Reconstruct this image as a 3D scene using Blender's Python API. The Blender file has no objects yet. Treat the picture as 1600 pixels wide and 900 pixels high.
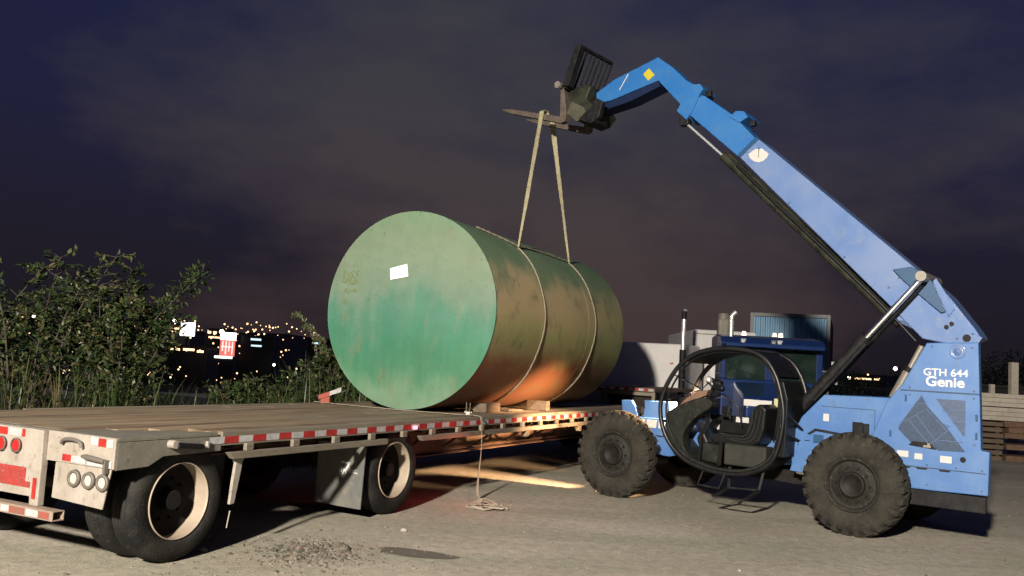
import bpy, bmesh, math, random
from mathutils import Vector, Matrix
PI = math.pi
R = math.radians
rng = random.Random(11)
SC = bpy.context.scene
COL = SC.collection

# ------------------------------------------------------------------ camera, sky, lamps, exposure
cam_d = bpy.data.cameras.new("camera")
cam_d.sensor_width = 36.0
cam_d.lens = 1388.6 / 1600 * 36.0
cam_d.clip_start = 0.05
cam_d.clip_end = 3000
cam = bpy.data.objects.new("camera", cam_d)
COL.objects.link(cam)
cr = Vector((0.99827178, -0.00495397, 0.05855694))
cu = Vector((-0.05876612, -0.08415414, 0.99471836))
cf = Vector((0.0, 0.99644043, 0.08429983))
m = Matrix((cr, cu, -cf)).transposed().to_4x4()
m.translation = Vector((0, 0, 1.748))
cam.matrix_world = m
SC.camera = cam
SC.view_settings.view_transform = 'Standard'
SC.view_settings.look = 'None'
SC.view_settings.gamma = 1
SC.view_settings.exposure = 0.0
SC.render.engine = 'CYCLES'
SC.cycles.use_denoising = True
SC.cycles.max_bounces = 6

LAMP_POS = (-5.0, -8.5, 7.4)
ld = bpy.data.lights.new("yard_floodlight", 'AREA')
ld.shape = 'DISK'
ld.size = 0.8
ld.energy = 12000
ld.color = (1.0, 0.91, 0.79)
lo = bpy.data.objects.new("yard_floodlight", ld)
COL.objects.link(lo)
lo.location = LAMP_POS
lo.rotation_euler = (Vector((1.5, 13, 2.2)) - Vector(LAMP_POS)).to_track_quat('-Z', 'Y').to_euler()

def spot(name, loc, target, energy, color, size, blend, rad):
    d = bpy.data.lights.new(name, 'SPOT')
    d.energy = energy; d.color = color; d.spot_size = R(size); d.spot_blend = blend
    d.shadow_soft_size = rad
    o = bpy.data.objects.new(name, d); COL.objects.link(o)
    o.location = loc
    o.rotation_euler = (Vector(target) - Vector(loc)).to_track_quat('-Z', 'Y').to_euler()
    return o
# the telehandler's own warm work lamp, and the trailer's red side marker
WL = (2.823, 12.236, 1.64)
spot("work_lamp_light", WL, (0.65, 13.76, 0.18), 4300, (1.0, 0.60, 0.32), 68, 0.9, 0.12)
pl = bpy.data.lights.new("side_marker_glow", 'POINT')
pl.energy = 7; pl.color = (1.0, 0.10, 0.06); pl.shadow_soft_size = 0.05
po = bpy.data.objects.new("side_marker_glow", pl); COL.objects.link(po)
po.location = (-0.40, 10.9, 0.62)

w = bpy.data.worlds.new("World"); SC.world = w; w.use_nodes = True
nt = w.node_tree; nt.nodes.clear()
N = nt.nodes.new; LK = nt.links.new
out = N('ShaderNodeOutputWorld'); bg = N('ShaderNodeBackground'); LK(bg.outputs[0], out.inputs[0])
tc = N('ShaderNodeTexCoord')
mp = N('ShaderNodeMapping'); mp.inputs['Scale'].default_value = (1.3, 1.3, 3.0); mp.inputs['Rotation'].default_value = (0.0, R(-14), R(20))
mp.inputs['Location'].default_value = (0.35, 0.1, 0.62)
LK(tc.outputs['Generated'], mp.inputs[0])
nz = N('ShaderNodeTexNoise'); nz.inputs['Scale'].default_value = 1.9; nz.inputs['Detail'].default_value = 6; nz.inputs['Roughness'].default_value = 0.56
LK(mp.outputs[0], nz.inputs[0])
cl = N('ShaderNodeValToRGB'); cl.color_ramp.elements[0].position = 0.35; cl.color_ramp.elements[1].position = 0.64
dp = N('ShaderNodeVectorMath'); dp.operation = 'DOT_PRODUCT'; LK(tc.outputs['Generated'], dp.inputs[0]); dp.inputs[1].default_value = (0.05, 0.96, 0.27)
ma = N('ShaderNodeMath'); ma.operation = 'MULTIPLY_ADD'; ma.inputs[1].default_value = 2.8; ma.inputs[2].default_value = -2.64; LK(dp.outputs['Value'], ma.inputs[0])
mb_ = N('ShaderNodeMath'); mb_.operation = 'ADD'; LK(nz.outputs['Fac'], mb_.inputs[0]); LK(ma.outputs[0], mb_.inputs[1])
LK(mb_.outputs[0], cl.inputs[0])
sp = N('ShaderNodeSeparateXYZ'); LK(tc.outputs['Generated'], sp.inputs[0])
elev = N('ShaderNodeValToRGB')
e = elev.color_ramp.elements
e[0].position = 0.0; e[0].color = (0.060, 0.037, 0.037, 1)
e[1].position = 0.5; e[1].color = (0.043, 0.046, 0.064, 1)
x = e.new(0.14); x.color = (0.062, 0.047, 0.049, 1)
x = e.new(0.28); x.color = (0.050, 0.047, 0.057, 1)
LK(sp.outputs['Z'], elev.inputs[0])
dk = N('ShaderNodeValToRGB')
e = dk.color_ramp.elements
e[0].position = 0.0; e[0].color = (0.013, 0.010, 0.013, 1)
e[1].position = 0.55; e[1].color = (0.013, 0.017, 0.062, 1)
x = e.new(0.12); x.color = (0.016, 0.014, 0.026, 1)
x = e.new(0.25); x.color = (0.015, 0.016, 0.047, 1)
LK(sp.outputs['Z'], dk.inputs[0])
mx = N('ShaderNodeMix'); mx.data_type = 'RGBA'
LK(cl.outputs[0], mx.inputs[0]); LK(dk.outputs[0], mx.inputs[6]); LK(elev.outputs[0], mx.inputs[7])
LK(mx.outputs[2], bg.inputs[0]); bg.inputs[1].default_value = 0.95

# ------------------------------------------------------------------ materials
KA = 0.5     # overall paint value
def mat(name, c1, c2=None, rough=0.6, metal=0.0, scale=6.0, amount=0.5, c3=None, bump=0.0, bscale=60, stretch=(1, 1, 1), emit=None, estr=0, r2=None, coat=0.0, det=6):
    kk = 1.0 if (emit or metal == 1.0) else KA
    sc_ = lambda c: None if c is None else tuple(v * kk for v in c)
    c1, c2, c3 = sc_(c1), sc_(c2), sc_(c3)
    mt = bpy.data.materials.new(name); mt.use_nodes = True
    t = mt.node_tree; b = t.nodes['Principled BSDF']
    b.inputs['Roughness'].default_value = rough; b.inputs['Metallic'].default_value = metal
    if coat: b.inputs['Coat Weight'].default_value = coat; b.inputs['Coat Roughness'].default_value = 0.15
    if emit:
        b.inputs['Emission Color'].default_value = (*emit, 1); b.inputs['Emission Strength'].default_value = estr
    if c2 is None and not bump:
        b.inputs['Base Color'].default_value = (*c1, 1); return mt
    n = t.nodes.new; l = t.links.new
    co = n('ShaderNodeTexCoord'); mpp = n('ShaderNodeMapping'); mpp.inputs['Scale'].default_value = stretch
    l(co.outputs['Object'], mpp.inputs[0])
    if c2 is None: c2 = c1
    a = n('ShaderNodeTexNoise'); a.inputs['Scale'].default_value = scale; a.inputs['Detail'].default_value = det; a.inputs['Roughness'].default_value = 0.62
    l(mpp.outputs[0], a.inputs[0])
    rp = n('ShaderNodeValToRGB')
    k = max(0.02, 0.16 * (1 - amount) + 0.03)
    ctr = 0.62 - 0.22 * amount
    rp.color_ramp.elements[0].position = ctr - k; rp.color_ramp.elements[1].position = ctr + k
    rp.color_ramp.elements[0].color = (*c1, 1); rp.color_ramp.elements[1].color = (*c2, 1)
    l(a.outputs['Fac'], rp.inputs[0]); last = rp.outputs[0]
    if c3:
        a2 = n('ShaderNodeTexNoise'); a2.inputs['Scale'].default_value = scale * 3.7; a2.inputs['Detail'].default_value = 8; a2.inputs['Roughness'].default_value = 0.7
        l(mpp.outputs[0], a2.inputs[0])
        r2_ = n('ShaderNodeValToRGB'); r2_.color_ramp.elements[0].position = 0.55; r2_.color_ramp.elements[1].position = 0.72
        l(a2.outputs['Fac'], r2_.inputs[0])
        mm = n('ShaderNodeMix'); mm.data_type = 'RGBA'
        l(r2_.outputs[0], mm.inputs[0]); l(last, mm.inputs[6]); mm.inputs[7].default_value = (*c3, 1); last = mm.outputs[2]
    l(last, b.inputs['Base Color'])
    if r2 is not None:
        mr = n('ShaderNodeMapRange'); mr.inputs['To Min'].default_value = rough; mr.inputs['To Max'].default_value = r2
        l(a.outputs['Fac'], mr.inputs[0]); l(mr.outputs[0], b.inputs['Roughness'])
    if bump:
        bn = n('ShaderNodeTexNoise'); bn.inputs['Scale'].default_value = bscale; bn.inputs['Detail'].default_value = 5
        l(mpp.outputs[0], bn.inputs[0])
        bp = n('ShaderNodeBump'); bp.inputs['Strength'].default_value = bump; bp.inputs['Distance'].default_value = 0.02
        l(bn.outputs['Fac'], bp.inputs['Height']); l(bp.outputs[0], b.inputs['Normal'])
    return mt

def wear(mt, k=0.55, col=(0.035, 0.04, 0.045)):
    t = mt.node_tree; b = t.nodes['Principled BSDF']; n = t.nodes.new; l = t.links.new
    src = b.inputs['Base Color'].links[0].from_socket
    co = n('ShaderNodeTexCoord'); mp_ = n('ShaderNodeMapping'); mp_.inputs['Scale'].default_value = (1.0, 1.0, 0.35); l(co.outputs['Object'], mp_.inputs[0])
    a = n('ShaderNodeTexNoise'); a.inputs['Scale'].default_value = 5.5; a.inputs['Detail'].default_value = 12; a.inputs['Roughness'].default_value = 0.78; l(mp_.outputs[0], a.inputs[0])
    r = n('ShaderNodeValToRGB'); r.color_ramp.elements[0].position = 0.57; r.color_ramp.elements[1].position = 0.70; r.color_ramp.elements[1].color = (k, k, k, 1); l(a.outputs['Fac'], r.inputs[0])
    m_ = n('ShaderNodeMix'); m_.data_type = 'RGBA'; l(r.outputs[0], m_.inputs[0]); l(src, m_.inputs[6]); m_.inputs[7].default_value = (*col, 1); l(m_.outputs[2], b.inputs['Base Color'])
M = {}
M['blue'] = mat('blue_paint', (0.085, 0.235, 0.60), (0.12, 0.28, 0.62), 0.38, 0, 3.0, 0.5, (0.11, 0.22, 0.38), 0.04, 40, coat=0.25, r2=0.55)
M['blue_boom'] = mat('boom_blue_paint', (0.028, 0.20, 0.60), (0.04, 0.225, 0.60), 0.36, 0, 2.0, 0.5, (0.07, 0.22, 0.46), 0.03, 30, coat=0.25, r2=0.5)
M['blue_pale'] = mat('lit_tone_blue_paint', (0.14, 0.27, 0.60), (0.21, 0.32, 0.60), 0.33, 0, 1.4, 0.5, (0.26, 0.34, 0.52), 0.03, 30, coat=0.35, r2=0.5)  # paler blue: the boom tail's overexposed gloss is put into the colour
M['blue_saddle'] = mat('saddle_blue_paint', (0.010, 0.085, 0.22), (0.014, 0.10, 0.24), 0.45, 0, 3, 0.5)
M['grille'] = mat('grille_mesh_metal', (0.035, 0.07, 0.14), (0.06, 0.11, 0.2), 0.6, 0.2, 60, 0.5)
M['grille_pale'] = mat('louvre_metal', (0.10, 0.15, 0.28), (0.07, 0.11, 0.21), 0.6, 0.1, 20, 0.5)
M['black'] = mat('black_paint', (0.012, 0.012, 0.014), (0.03, 0.03, 0.03), 0.45, 0, 8, 0.4, (0.05, 0.045, 0.04), 0.05, 60, r2=0.6)
M['blackgloss'] = mat('gloss_black_tube', (0.010, 0.010, 0.012), (0.02, 0.02, 0.022), 0.38, 0, 8, 0.4)
M['plastic'] = mat('cab_plastic', (0.016, 0.019, 0.016), (0.034, 0.036, 0.030), 0.5, 0, 5, 0.5, (0.10, 0.09, 0.075), 0.1, 90)
M['plastic_dark'] = mat('dark_plastic', (0.010, 0.011, 0.011), (0.018, 0.018, 0.018), 0.4, 0, 5, 0.5, None, 0.1, 90)
M['floorgrey'] = mat('cab_floor_grey', (0.042, 0.046, 0.039), (0.062, 0.062, 0.053), 0.75, 0, 6, 0.5, (0.05, 0.045, 0.035), 0.1, 50)
M['lamplit_panel'] = mat('lamplit_tan_paint', (0.30, 0.17, 0.10), (0.2, 0.12, 0.08), 0.6, 0, 10, 0.5)  # tan tone carries the warm lamp light on this panel
M['chrome'] = mat('chrome', (1.6, 1.6, 1.6), None, 0.22, 0.7)
M['steelpale'] = mat('worn_pale_steel', (0.62, 0.56, 0.48), (0.5, 0.46, 0.4), 0.35, 0.5, 9, 0.5, (0.3, 0.25, 0.2), 0.05, 40)
M['rubber'] = mat('tyre_rubber', (0.038, 0.036, 0.030), (0.062, 0.056, 0.044), 0.85, 0, 5, 0.55, (0.10, 0.088, 0.068), 0.5, 45)
M['rubber_t'] = mat('trailer_tyre_rubber', (0.016, 0.016, 0.016), (0.04, 0.038, 0.033), 0.75, 0, 4, 0.5, (0.075, 0.07, 0.058), 0.4, 60)
M['rim_dirty'] = mat('dusty_wheel_disc', (0.028, 0.030, 0.026), (0.046, 0.044, 0.037), 0.7, 0.1, 8, 0.5, (0.14, 0.12, 0.09), 0.2, 40)
M['hub_dark'] = mat('dark_hub', (0.014, 0.012, 0.012), (0.026, 0.022, 0.02), 0.6, 0, 12, 0.5)
M['rim_cream'] = mat('cream_rim_paint', (0.54, 0.44, 0.33), (0.46, 0.37, 0.28), 0.6, 0, 6, 0.5, (0.5, 0.38, 0.26), 0.05, 30)
M['frame_dark'] = mat('dark_frame_steel', (0.035, 0.028, 0.025), (0.06, 0.042, 0.034), 0.7, 0.1, 6, 0.5, (0.12, 0.07, 0.045), 0.2, 30)
M['frame_rust'] = mat('rusty_frame_steel', (0.16, 0.085, 0.05), (0.22, 0.12, 0.07), 0.75, 0.1, 6, 0.5, (0.08, 0.05, 0.035), 0.2, 30)
M['steel_grey'] = mat('weathered_grey_steel', (0.23, 0.215, 0.175), (0.29, 0.27, 0.225), 0.62, 0.1, 4, 0.5, (0.15, 0.125, 0.09), 0.12, 30)
M['cream'] = mat('cream_painted_steel', (0.44, 0.385, 0.32), (0.53, 0.475, 0.41), 0.55, 0, 5, 0.5, (0.27, 0.22, 0.165), 0.06, 30)
M['rubrail'] = mat('rub_rail_steel', (0.34, 0.30, 0.23), (0.27, 0.23, 0.17), 0.6, 0.1, 4, 0.5, (0.13, 0.095, 0.065), 0.1, 30, stretch=(0.3, 1, 3))
M['tape_white'] = mat('reflective_white', (0.86, 0.84, 0.82), (0.62, 0.6, 0.6), 0.3, 0.2, 18, 0.35)
M['tape_red'] = mat('reflective_red', (0.62, 0.045, 0.035), (0.40, 0.03, 0.03), 0.35, 0, 18, 0.4)
M['red_lens'] = mat('red_lamp_lens', (0.62, 0.035, 0.03), None, 0.2)
M['clear_lens'] = mat('clear_lamp_lens', (0.85, 0.80, 0.68), (0.6, 0.55, 0.45), 0.2, 0, 40, 0.4)
M['grey_ring'] = mat('grey_rubber_ring', (0.17, 0.15, 0.125), None, 0.6)
M['flap'] = mat('mud_flap_rubber', (0.15, 0.155, 0.15), (0.22, 0.205, 0.17), 0.8, 0, 5, 0.5, (0.30, 0.26, 0.2), 0.1, 40)
M['white_paint'] = mat('white_vehicle_paint', (1.10, 1.07, 1.03), (1.02, .99, .95), 0.35, 0, 2, 0.5, (.92, .88, .84), 0.02, 20, coat=0.2)
M['white_label'] = mat('white_label', (0.85, 0.83, 0.80), (0.7, 0.68, 0.65), 0.5, 0, 70, 0.25)
M['white_text'] = mat('white_lettering', (0.9, 0.9, 0.9), None, 0.5)
M['yellow'] = mat('yellow_sticker', (0.80, 0.68, 0.03), (0.7, 0.58, 0.04), 0.5, 0, 30, 0.4)
M['wood'] = mat('weathered_timber', (0.18, 0.13, 0.085), (0.26, 0.195, 0.13), 0.85, 0, 5, 0.5, (0.09, 0.06, 0.04), 0.25, 60, stretch=(0.4, 4, 4))
M['webbing'] = mat('tan_webbing', (0.52, 0.47, 0.28), (0.40, 0.36, 0.21), 0.8, 0, 14, 0.5, (0.25, 0.22, 0.13), 0.2, 200)
M['rope'] = mat('pale_rope', (0.44, 0.38, 0.27), (0.33, 0.28, 0.20), 0.85, 0, 40, 0.5, None, 0.4, 200)
M['rubble'] = mat('pale_rubble', (0.42, 0.37, 0.30), (0.62, 0.58, 0.5), 0.85, 0, 20, 0.5, (0.2, 0.13, 0.08), 0.3, 60)
M['fork_steel'] = mat('fork_steel', (0.16, 0.125, 0.10), (0.23, 0.18, 0.145), 0.55, 0.3, 7, 0.5, (0.30, 0.24, 0.2), 0.1, 40)
M['olive_black'] = mat('grimy_black_steel', (0.020, 0.022, 0.018), (0.055, 0.058, 0.04), 0.5, 0.1, 5, 0.5, (0.11, 0.105, 0.07), 0.15, 40)
M['truckblue'] = mat('dark_blue_truck_paint', (0.012, 0.04, 0.16), (0.014, 0.045, 0.18), 0.22, 0, 2, 0.5, None, 0, 10, coat=0.6)
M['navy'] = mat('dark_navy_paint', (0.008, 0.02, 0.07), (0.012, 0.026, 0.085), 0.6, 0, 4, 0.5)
M['disc_shade'] = mat('shade_black_hub', (0.008, 0.007, 0.007), (0.018, 0.014, 0.013), 0.8, 0, 12, 0.5)  # black stands for the shade inside the dished trailer wheels
M['glass'] = mat('dark_glass', (0.015, 0.03, 0.025), (0.03, 0.05, 0.04), 0.08, 0, 3, 0.5)
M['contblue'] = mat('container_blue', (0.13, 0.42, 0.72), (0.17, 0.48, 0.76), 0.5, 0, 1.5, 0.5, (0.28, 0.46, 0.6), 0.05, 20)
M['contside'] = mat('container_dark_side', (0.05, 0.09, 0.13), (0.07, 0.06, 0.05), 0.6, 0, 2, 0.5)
M['block'] = mat('pale_concrete_block', (0.80, 0.72, 0.60), (0.68, 0.61, 0.50), 0.85, 0, 3, 0.5, (0.28, 0.24, 0.18), 0.2, 25)
M['darkbuild'] = mat('dark_wall', (0.03, 0.035, 0.035), (0.045, 0.045, 0.045), 0.8, 0, 2, 0.5)
M['lamp_w'] = mat('lamp_white', (1, 0.95, 0.85), None, 0.5, emit=(1.0, 0.86, 0.68), estr=9)
M['lamp_o'] = mat('lamp_amber', (1, 0.7, 0.4), None, 0.5, emit=(1.0, 0.60, 0.30), estr=3.0)
M['lamp_c'] = mat('lamp_cool', (0.8, 0.95, 1), None, 0.5, emit=(0.65, 0.9, 1.0), estr=1.2)
M['board_w'] = mat('lit_board_white', (1, 1, 1), None, 0.5, emit=(1.0, 0.97, 0.93), estr=3.0)
M['sign_r'] = mat('lit_sign_red', (0.8, 0.2, 0.2), None, 0.5, emit=(1.0, 0.19, 0.15), estr=1.0)
M['sign_p'] = mat('lit_sign_pink', (1, 0.8, 0.8), None, 0.5, emit=(1.0, 0.60, 0.52), estr=1.6)
M['bark'] = mat('shrub_bark', (0.08, 0.065, 0.045), (0.12, 0.10, 0.07), 0.9, 0, 8, 0.5, None, 0.3, 50)
for k_ in ('rubber', 'rubber_t', 'plastic', 'plastic_dark', 'black', 'hub_dark', 'disc_shade', 'rim_dirty', 'frame_dark', 'navy', 'floorgrey', 'field', 'olive_black', 'blackgloss', 'belly'):
    if k_ in M: M[k_].node_tree.nodes['Principled BSDF'].inputs['Specular IOR Level'].default_value = 0.16 if k_ != 'blackgloss' else 0.35
def leafmat(name, c, t=0.25):
    mt = mat(name, c, tuple(v * 1.25 for v in c), 0.45, 0, 3, 0.5)
    b = mt.node_tree.nodes['Principled BSDF']
    b.inputs['Subsurface Weight'].default_value = 0.0
    return mt
LEAF = [leafmat('leaf_green', (0.055, 0.095, 0.025)), leafmat('leaf_olive', (0.12, 0.13, 0.045)), leafmat('leaf_dark', (0.018, 0.035, 0.012)), leafmat('leaf_yellowed', (0.20, 0.17, 0.08))]
GRS = [leafmat('grass_green', (0.05, 0.09, 0.02)), leafmat('grass_dry', (0.14, 0.12, 0.06)), leafmat('grass_dark', (0.015, 0.03, 0.01))]

# tank paints
def tank_end_mat():
    mt = bpy.data.materials.new('faded_green_tank_end'); mt.use_nodes = True
    t = mt.node_tree; b = t.nodes['Principled BSDF']; n = t.nodes.new; l = t.links.new
    b.inputs['Roughness'].default_value = 0.6
    co = n('ShaderNodeTexCoord'); s = n('ShaderNodeSeparateXYZ'); l(co.outputs['Object'], s.inputs[0])
    mp1 = n('ShaderNodeMapping'); mp1.inputs['Scale'].default_value = (1, 1.3, 0.55); l(co.outputs['Object'], mp1.inputs[0])
    a = n('ShaderNodeTexNoise'); a.inputs['Scale'].default_value = 1.5; a.inputs['Detail'].default_value = 6; a.inputs['Roughness'].default_value = 0.6; l(mp1.outputs[0], a.inputs[0])
    # weathering line: height + wandering noise
    ad = n('ShaderNodeMath'); ad.operation = 'MULTIPLY_ADD'; ad.inputs[1].default_value = 1.5; l(a.outputs['Fac'], ad.inputs[0]); l(s.outputs['Z'], ad.inputs[2])
    rp = n('ShaderNodeValToRGB'); e = rp.color_ramp.elements
    mr = n('ShaderNodeMapRange'); mr.inputs['From Min'].default_value = 0.2; mr.inputs['From Max'].default_value = 3.9; l(ad.outputs[0], mr.inputs[0])
    l(mr.outputs[0], rp.inputs[0])
    e[0].position = 0.10; e[0].color = (0.1000, 0.1650, 0.1050, 1)
    e[1].position = 0.95; e[1].color = (0.0725, 0.1500, 0.0825, 1)
    for p, c in ((0.21, (0.0850, 0.1650, 0.1000)), (0.30, (0.0250, 0.1250, 0.0600)), (0.40, (0.0225, 0.1300, 0.0750)), (0.50, (0.0450, 0.1400, 0.0950)), (0.57, (0.0950, 0.1550, 0.1075)), (0.75, (0.1100, 0.1525, 0.0975))):
        x = e.new(p); x.color = (*c, 1)
    a2 = n('ShaderNodeTexNoise'); a2.inputs['Scale'].default_value = 3.2; a2.inputs['Detail'].default_value = 8; a2.inputs['Roughness'].default_value = 0.68; l(mp1.outputs[0], a2.inputs[0])
    r2 = n('ShaderNodeValToRGB'); r2.color_ramp.elements[0].position = 0.56; r2.color_ramp.elements[1].position = 0.80; l(a2.outputs['Fac'], r2.inputs[0])
    m1 = n('ShaderNodeMix'); m1.data_type = 'RGBA'; l(r2.outputs[0], m1.inputs[0]); l(rp.outputs[0], m1.inputs[6]); m1.inputs[7].default_value = (0.1300, 0.1250, 0.0650, 1)
    a3 = n('ShaderNodeTexNoise'); a3.inputs['Scale'].default_value = 14; a3.inputs['Detail'].default_value = 6; l(co.outputs['Object'], a3.inputs[0])
    r3 = n('ShaderNodeValToRGB'); r3.color_ramp.elements[0].position = 0.66; r3.color_ramp.elements[1].position = 0.76; l(a3.outputs['Fac'], r3.inputs[0])
    m2 = n('ShaderNodeMix'); m2.data_type = 'RGBA'; l(r3.outputs[0], m2.inputs[0]); l(m1.outputs[2], m2.inputs[6]); m2.inputs[7].default_value = (0.0600, 0.0500, 0.0300, 1)
    mps = n('ShaderNodeMapping'); mps.inputs['Scale'].default_value = (1, 9, 0.35); l(co.outputs['Object'], mps.inputs[0])
    a4 = n('ShaderNodeTexNoise'); a4.inputs['Scale'].default_value = 1.2; a4.inputs['Detail'].default_value = 5; l(mps.outputs[0], a4.inputs[0])
    r4 = n('ShaderNodeMapRange'); r4.inputs['From Min'].default_value = 0.35; r4.inputs['From Max'].default_value = 0.7; r4.inputs['To Min'].default_value = 0.0; r4.inputs['To Max'].default_value = 0.12; l(a4.outputs['Fac'], r4.inputs[0])
    m3 = n('ShaderNodeMix'); m3.data_type = 'RGBA'; l(r4.outputs[0], m3.inputs[0]); l(m2.outputs[2], m3.inputs[6]); m3.inputs[7].default_value = (0.1500, 0.1800, 0.1300, 1)
    a5 = n('ShaderNodeTexNoise'); a5.inputs['Scale'].default_value = 1.7; a5.inputs['Detail'].default_value = 10; a5.inputs['Roughness'].default_value = 0.72; l(co.outputs['Object'], a5.inputs[0])
    r5 = n('ShaderNodeValToRGB'); r5.color_ramp.elements[0].position = 0.35; r5.color_ramp.elements[0].color = (0.84, 0.88, 0.86, 1); r5.color_ramp.elements[1].position = 0.66; r5.color_ramp.elements[1].color = (1.18, 1.12, 1.15, 1); l(a5.outputs['Fac'], r5.inputs[0])
    m5 = n('ShaderNodeMix'); m5.data_type = 'RGBA'; m5.blend_type = 'MULTIPLY'; m5.inputs[0].default_value = 1.0; l(m3.outputs[2], m5.inputs[6]); l(r5.outputs[0], m5.inputs[7])
    a6 = n('ShaderNodeTexNoise'); a6.inputs['Scale'].default_value = 38; a6.inputs['Detail'].default_value = 4; l(mp1.outputs[0], a6.inputs[0])
    r6 = n('ShaderNodeValToRGB'); r6.color_ramp.elements[0].position = 0.66; r6.color_ramp.elements[1].position = 0.73; r6.color_ramp.elements[1].color = (0.6, 0.6, 0.6, 1); l(a6.outputs['Fac'], r6.inputs[0])
    m6 = n('ShaderNodeMix'); m6.data_type = 'RGBA'; l(r6.outputs[0], m6.inputs[0]); l(m5.outputs[2], m6.inputs[6]); m6.inputs[7].default_value = (0.03, 0.045, 0.025, 1)
    l(m6.outputs[2], b.inputs['Base Color'])
    bp = n('ShaderNodeBump'); bp.inputs['Strength'].default_value = 0.12; bp.inputs['Distance'].default_value = 0.03; l(a.outputs['Fac'], bp.inputs['Height']); l(bp.outputs[0], b.inputs['Normal'])
    return mt
def tank_side_mat():
    mt = bpy.data.materials.new('rusty_green_tank_shell'); mt.use_nodes = True
    t = mt.node_tree; b = t.nodes['Principled BSDF']; n = t.nodes.new; l = t.links.new
    b.inputs['Roughness'].default_value = 0.55
    co = n('ShaderNodeTexCoord'); s = n('ShaderNodeSeparateXYZ'); l(co.outputs['Object'], s.inputs[0])
    mp1 = n('ShaderNodeMapping'); mp1.inputs['Scale'].default_value = (0.8, 1.0, 0.7); l(co.outputs['Object'], mp1.inputs[0])
    a = n('ShaderNodeTexNoise'); a.inputs['Scale'].default_value = 1.3; a.inputs['Detail'].default_value = 7; a.inputs['Roughness'].default_value = 0.62; l(mp1.outputs[0], a.inputs[0])
    ad = n('ShaderNodeMath'); ad.operation = 'MULTIPLY_ADD'; ad.inputs[1].default_value = 1.3; l(a.outputs['Fac'], ad.inputs[0]); l(s.outputs['Z'], ad.inputs[2])
    mr = n('ShaderNodeMapRange'); mr.inputs['From Min'].default_value = 0.4; mr.inputs['From Max'].default_value = 3.5; l(ad.outputs[0], mr.inputs[0])
    rp = n('ShaderNodeValToRGB'); e = rp.color_ramp.elements; l(mr.outputs[0], rp.inputs[0])
    e[0].position = 0.10; e[0].color = (0.1646, 0.0596, 0.0292, 1)
    e[1].position = 0.95; e[1].color = (0.0616, 0.1300, 0.0731, 1)
    for p, c in ((0.31, (0.2057, 0.0814, 0.0368)), (0.37, (0.2469, 0.2060, 0.0836)), (0.45, (0.2777, 0.2708, 0.1045)), (0.55, (0.3704, 0.2816, 0.1463)), (0.66, (0.3395, 0.2708, 0.1463)), (0.76, (0.1235, 0.1733, 0.0940))):
        x = e.new(p); x.color = (*c, 1)
    # green towards the far end
    gx = n('ShaderNodeMath'); gx.operation = 'MULTIPLY_ADD'; gx.inputs[1].default_value = 1.6; l(a.outputs['Fac'], gx.inputs[0]); l(s.outputs['X'], gx.inputs[2])
    gr = n('ShaderNodeMapRange'); gr.inputs['From Min'].default_value = 3.3; gr.inputs['From Max'].default_value = 5.2; gr.inputs['To Max'].default_value = 0.4; l(gx.outputs[0], gr.inputs[0])
    m0 = n('ShaderNodeMix'); m0.data_type = 'RGBA'; l(gr.outputs[0], m0.inputs[0]); l(rp.outputs[0], m0.inputs[6]); m0.inputs[7].default_value = (0.0876, 0.1408, 0.0523, 1)
    a2 = n('ShaderNodeTexNoise'); a2.inputs['Scale'].default_value = 5; a2.inputs['Detail'].default_value = 8; a2.inputs['Roughness'].default_value = 0.7; l(mp1.outputs[0], a2.inputs[0])
    r2 = n('ShaderNodeValToRGB'); r2.color_ramp.elements[0].position = 0.52; r2.color_ramp.elements[1].position = 0.74; l(a2.outputs['Fac'], r2.inputs[0])
    m1 = n('ShaderNodeMix'); m1.data_type = 'RGBA'; l(r2.outputs[0], m1.inputs[0]); l(m0.outputs[2], m1.inputs[6]); m1.inputs[7].default_value = (0.1027, 0.1083, 0.0576, 1)
    l(m1.outputs[2], b.inputs['Base Color'])
    bp = n('ShaderNodeBump'); bp.inputs['Strength'].default_value = 0.2; bp.inputs['Distance'].default_value = 0.04; l(a.outputs['Fac'], bp.inputs['Height']); l(bp.outputs[0], b.inputs['Normal'])
    return mt
for k_ in ('blue', 'blue_boom'): wear(M[k_], .5)
wear(M['blue_pale'], .35, (0.06, 0.08, 0.12)); wear(M['cream'], .6, (0.09, 0.07, 0.05)); wear(M['steel_grey'], .5, (0.05, 0.04, 0.03)); wear(M['rubrail'], .6, (0.04, 0.028, 0.02)); wear(M['tape_white'], .4, (0.10, 0.09, 0.08)); wear(M['tape_red'], .5, (0.10, 0.03, 0.03))
M['tank_end'] = tank_end_mat(); M['tank_side'] = tank_side_mat()

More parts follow.
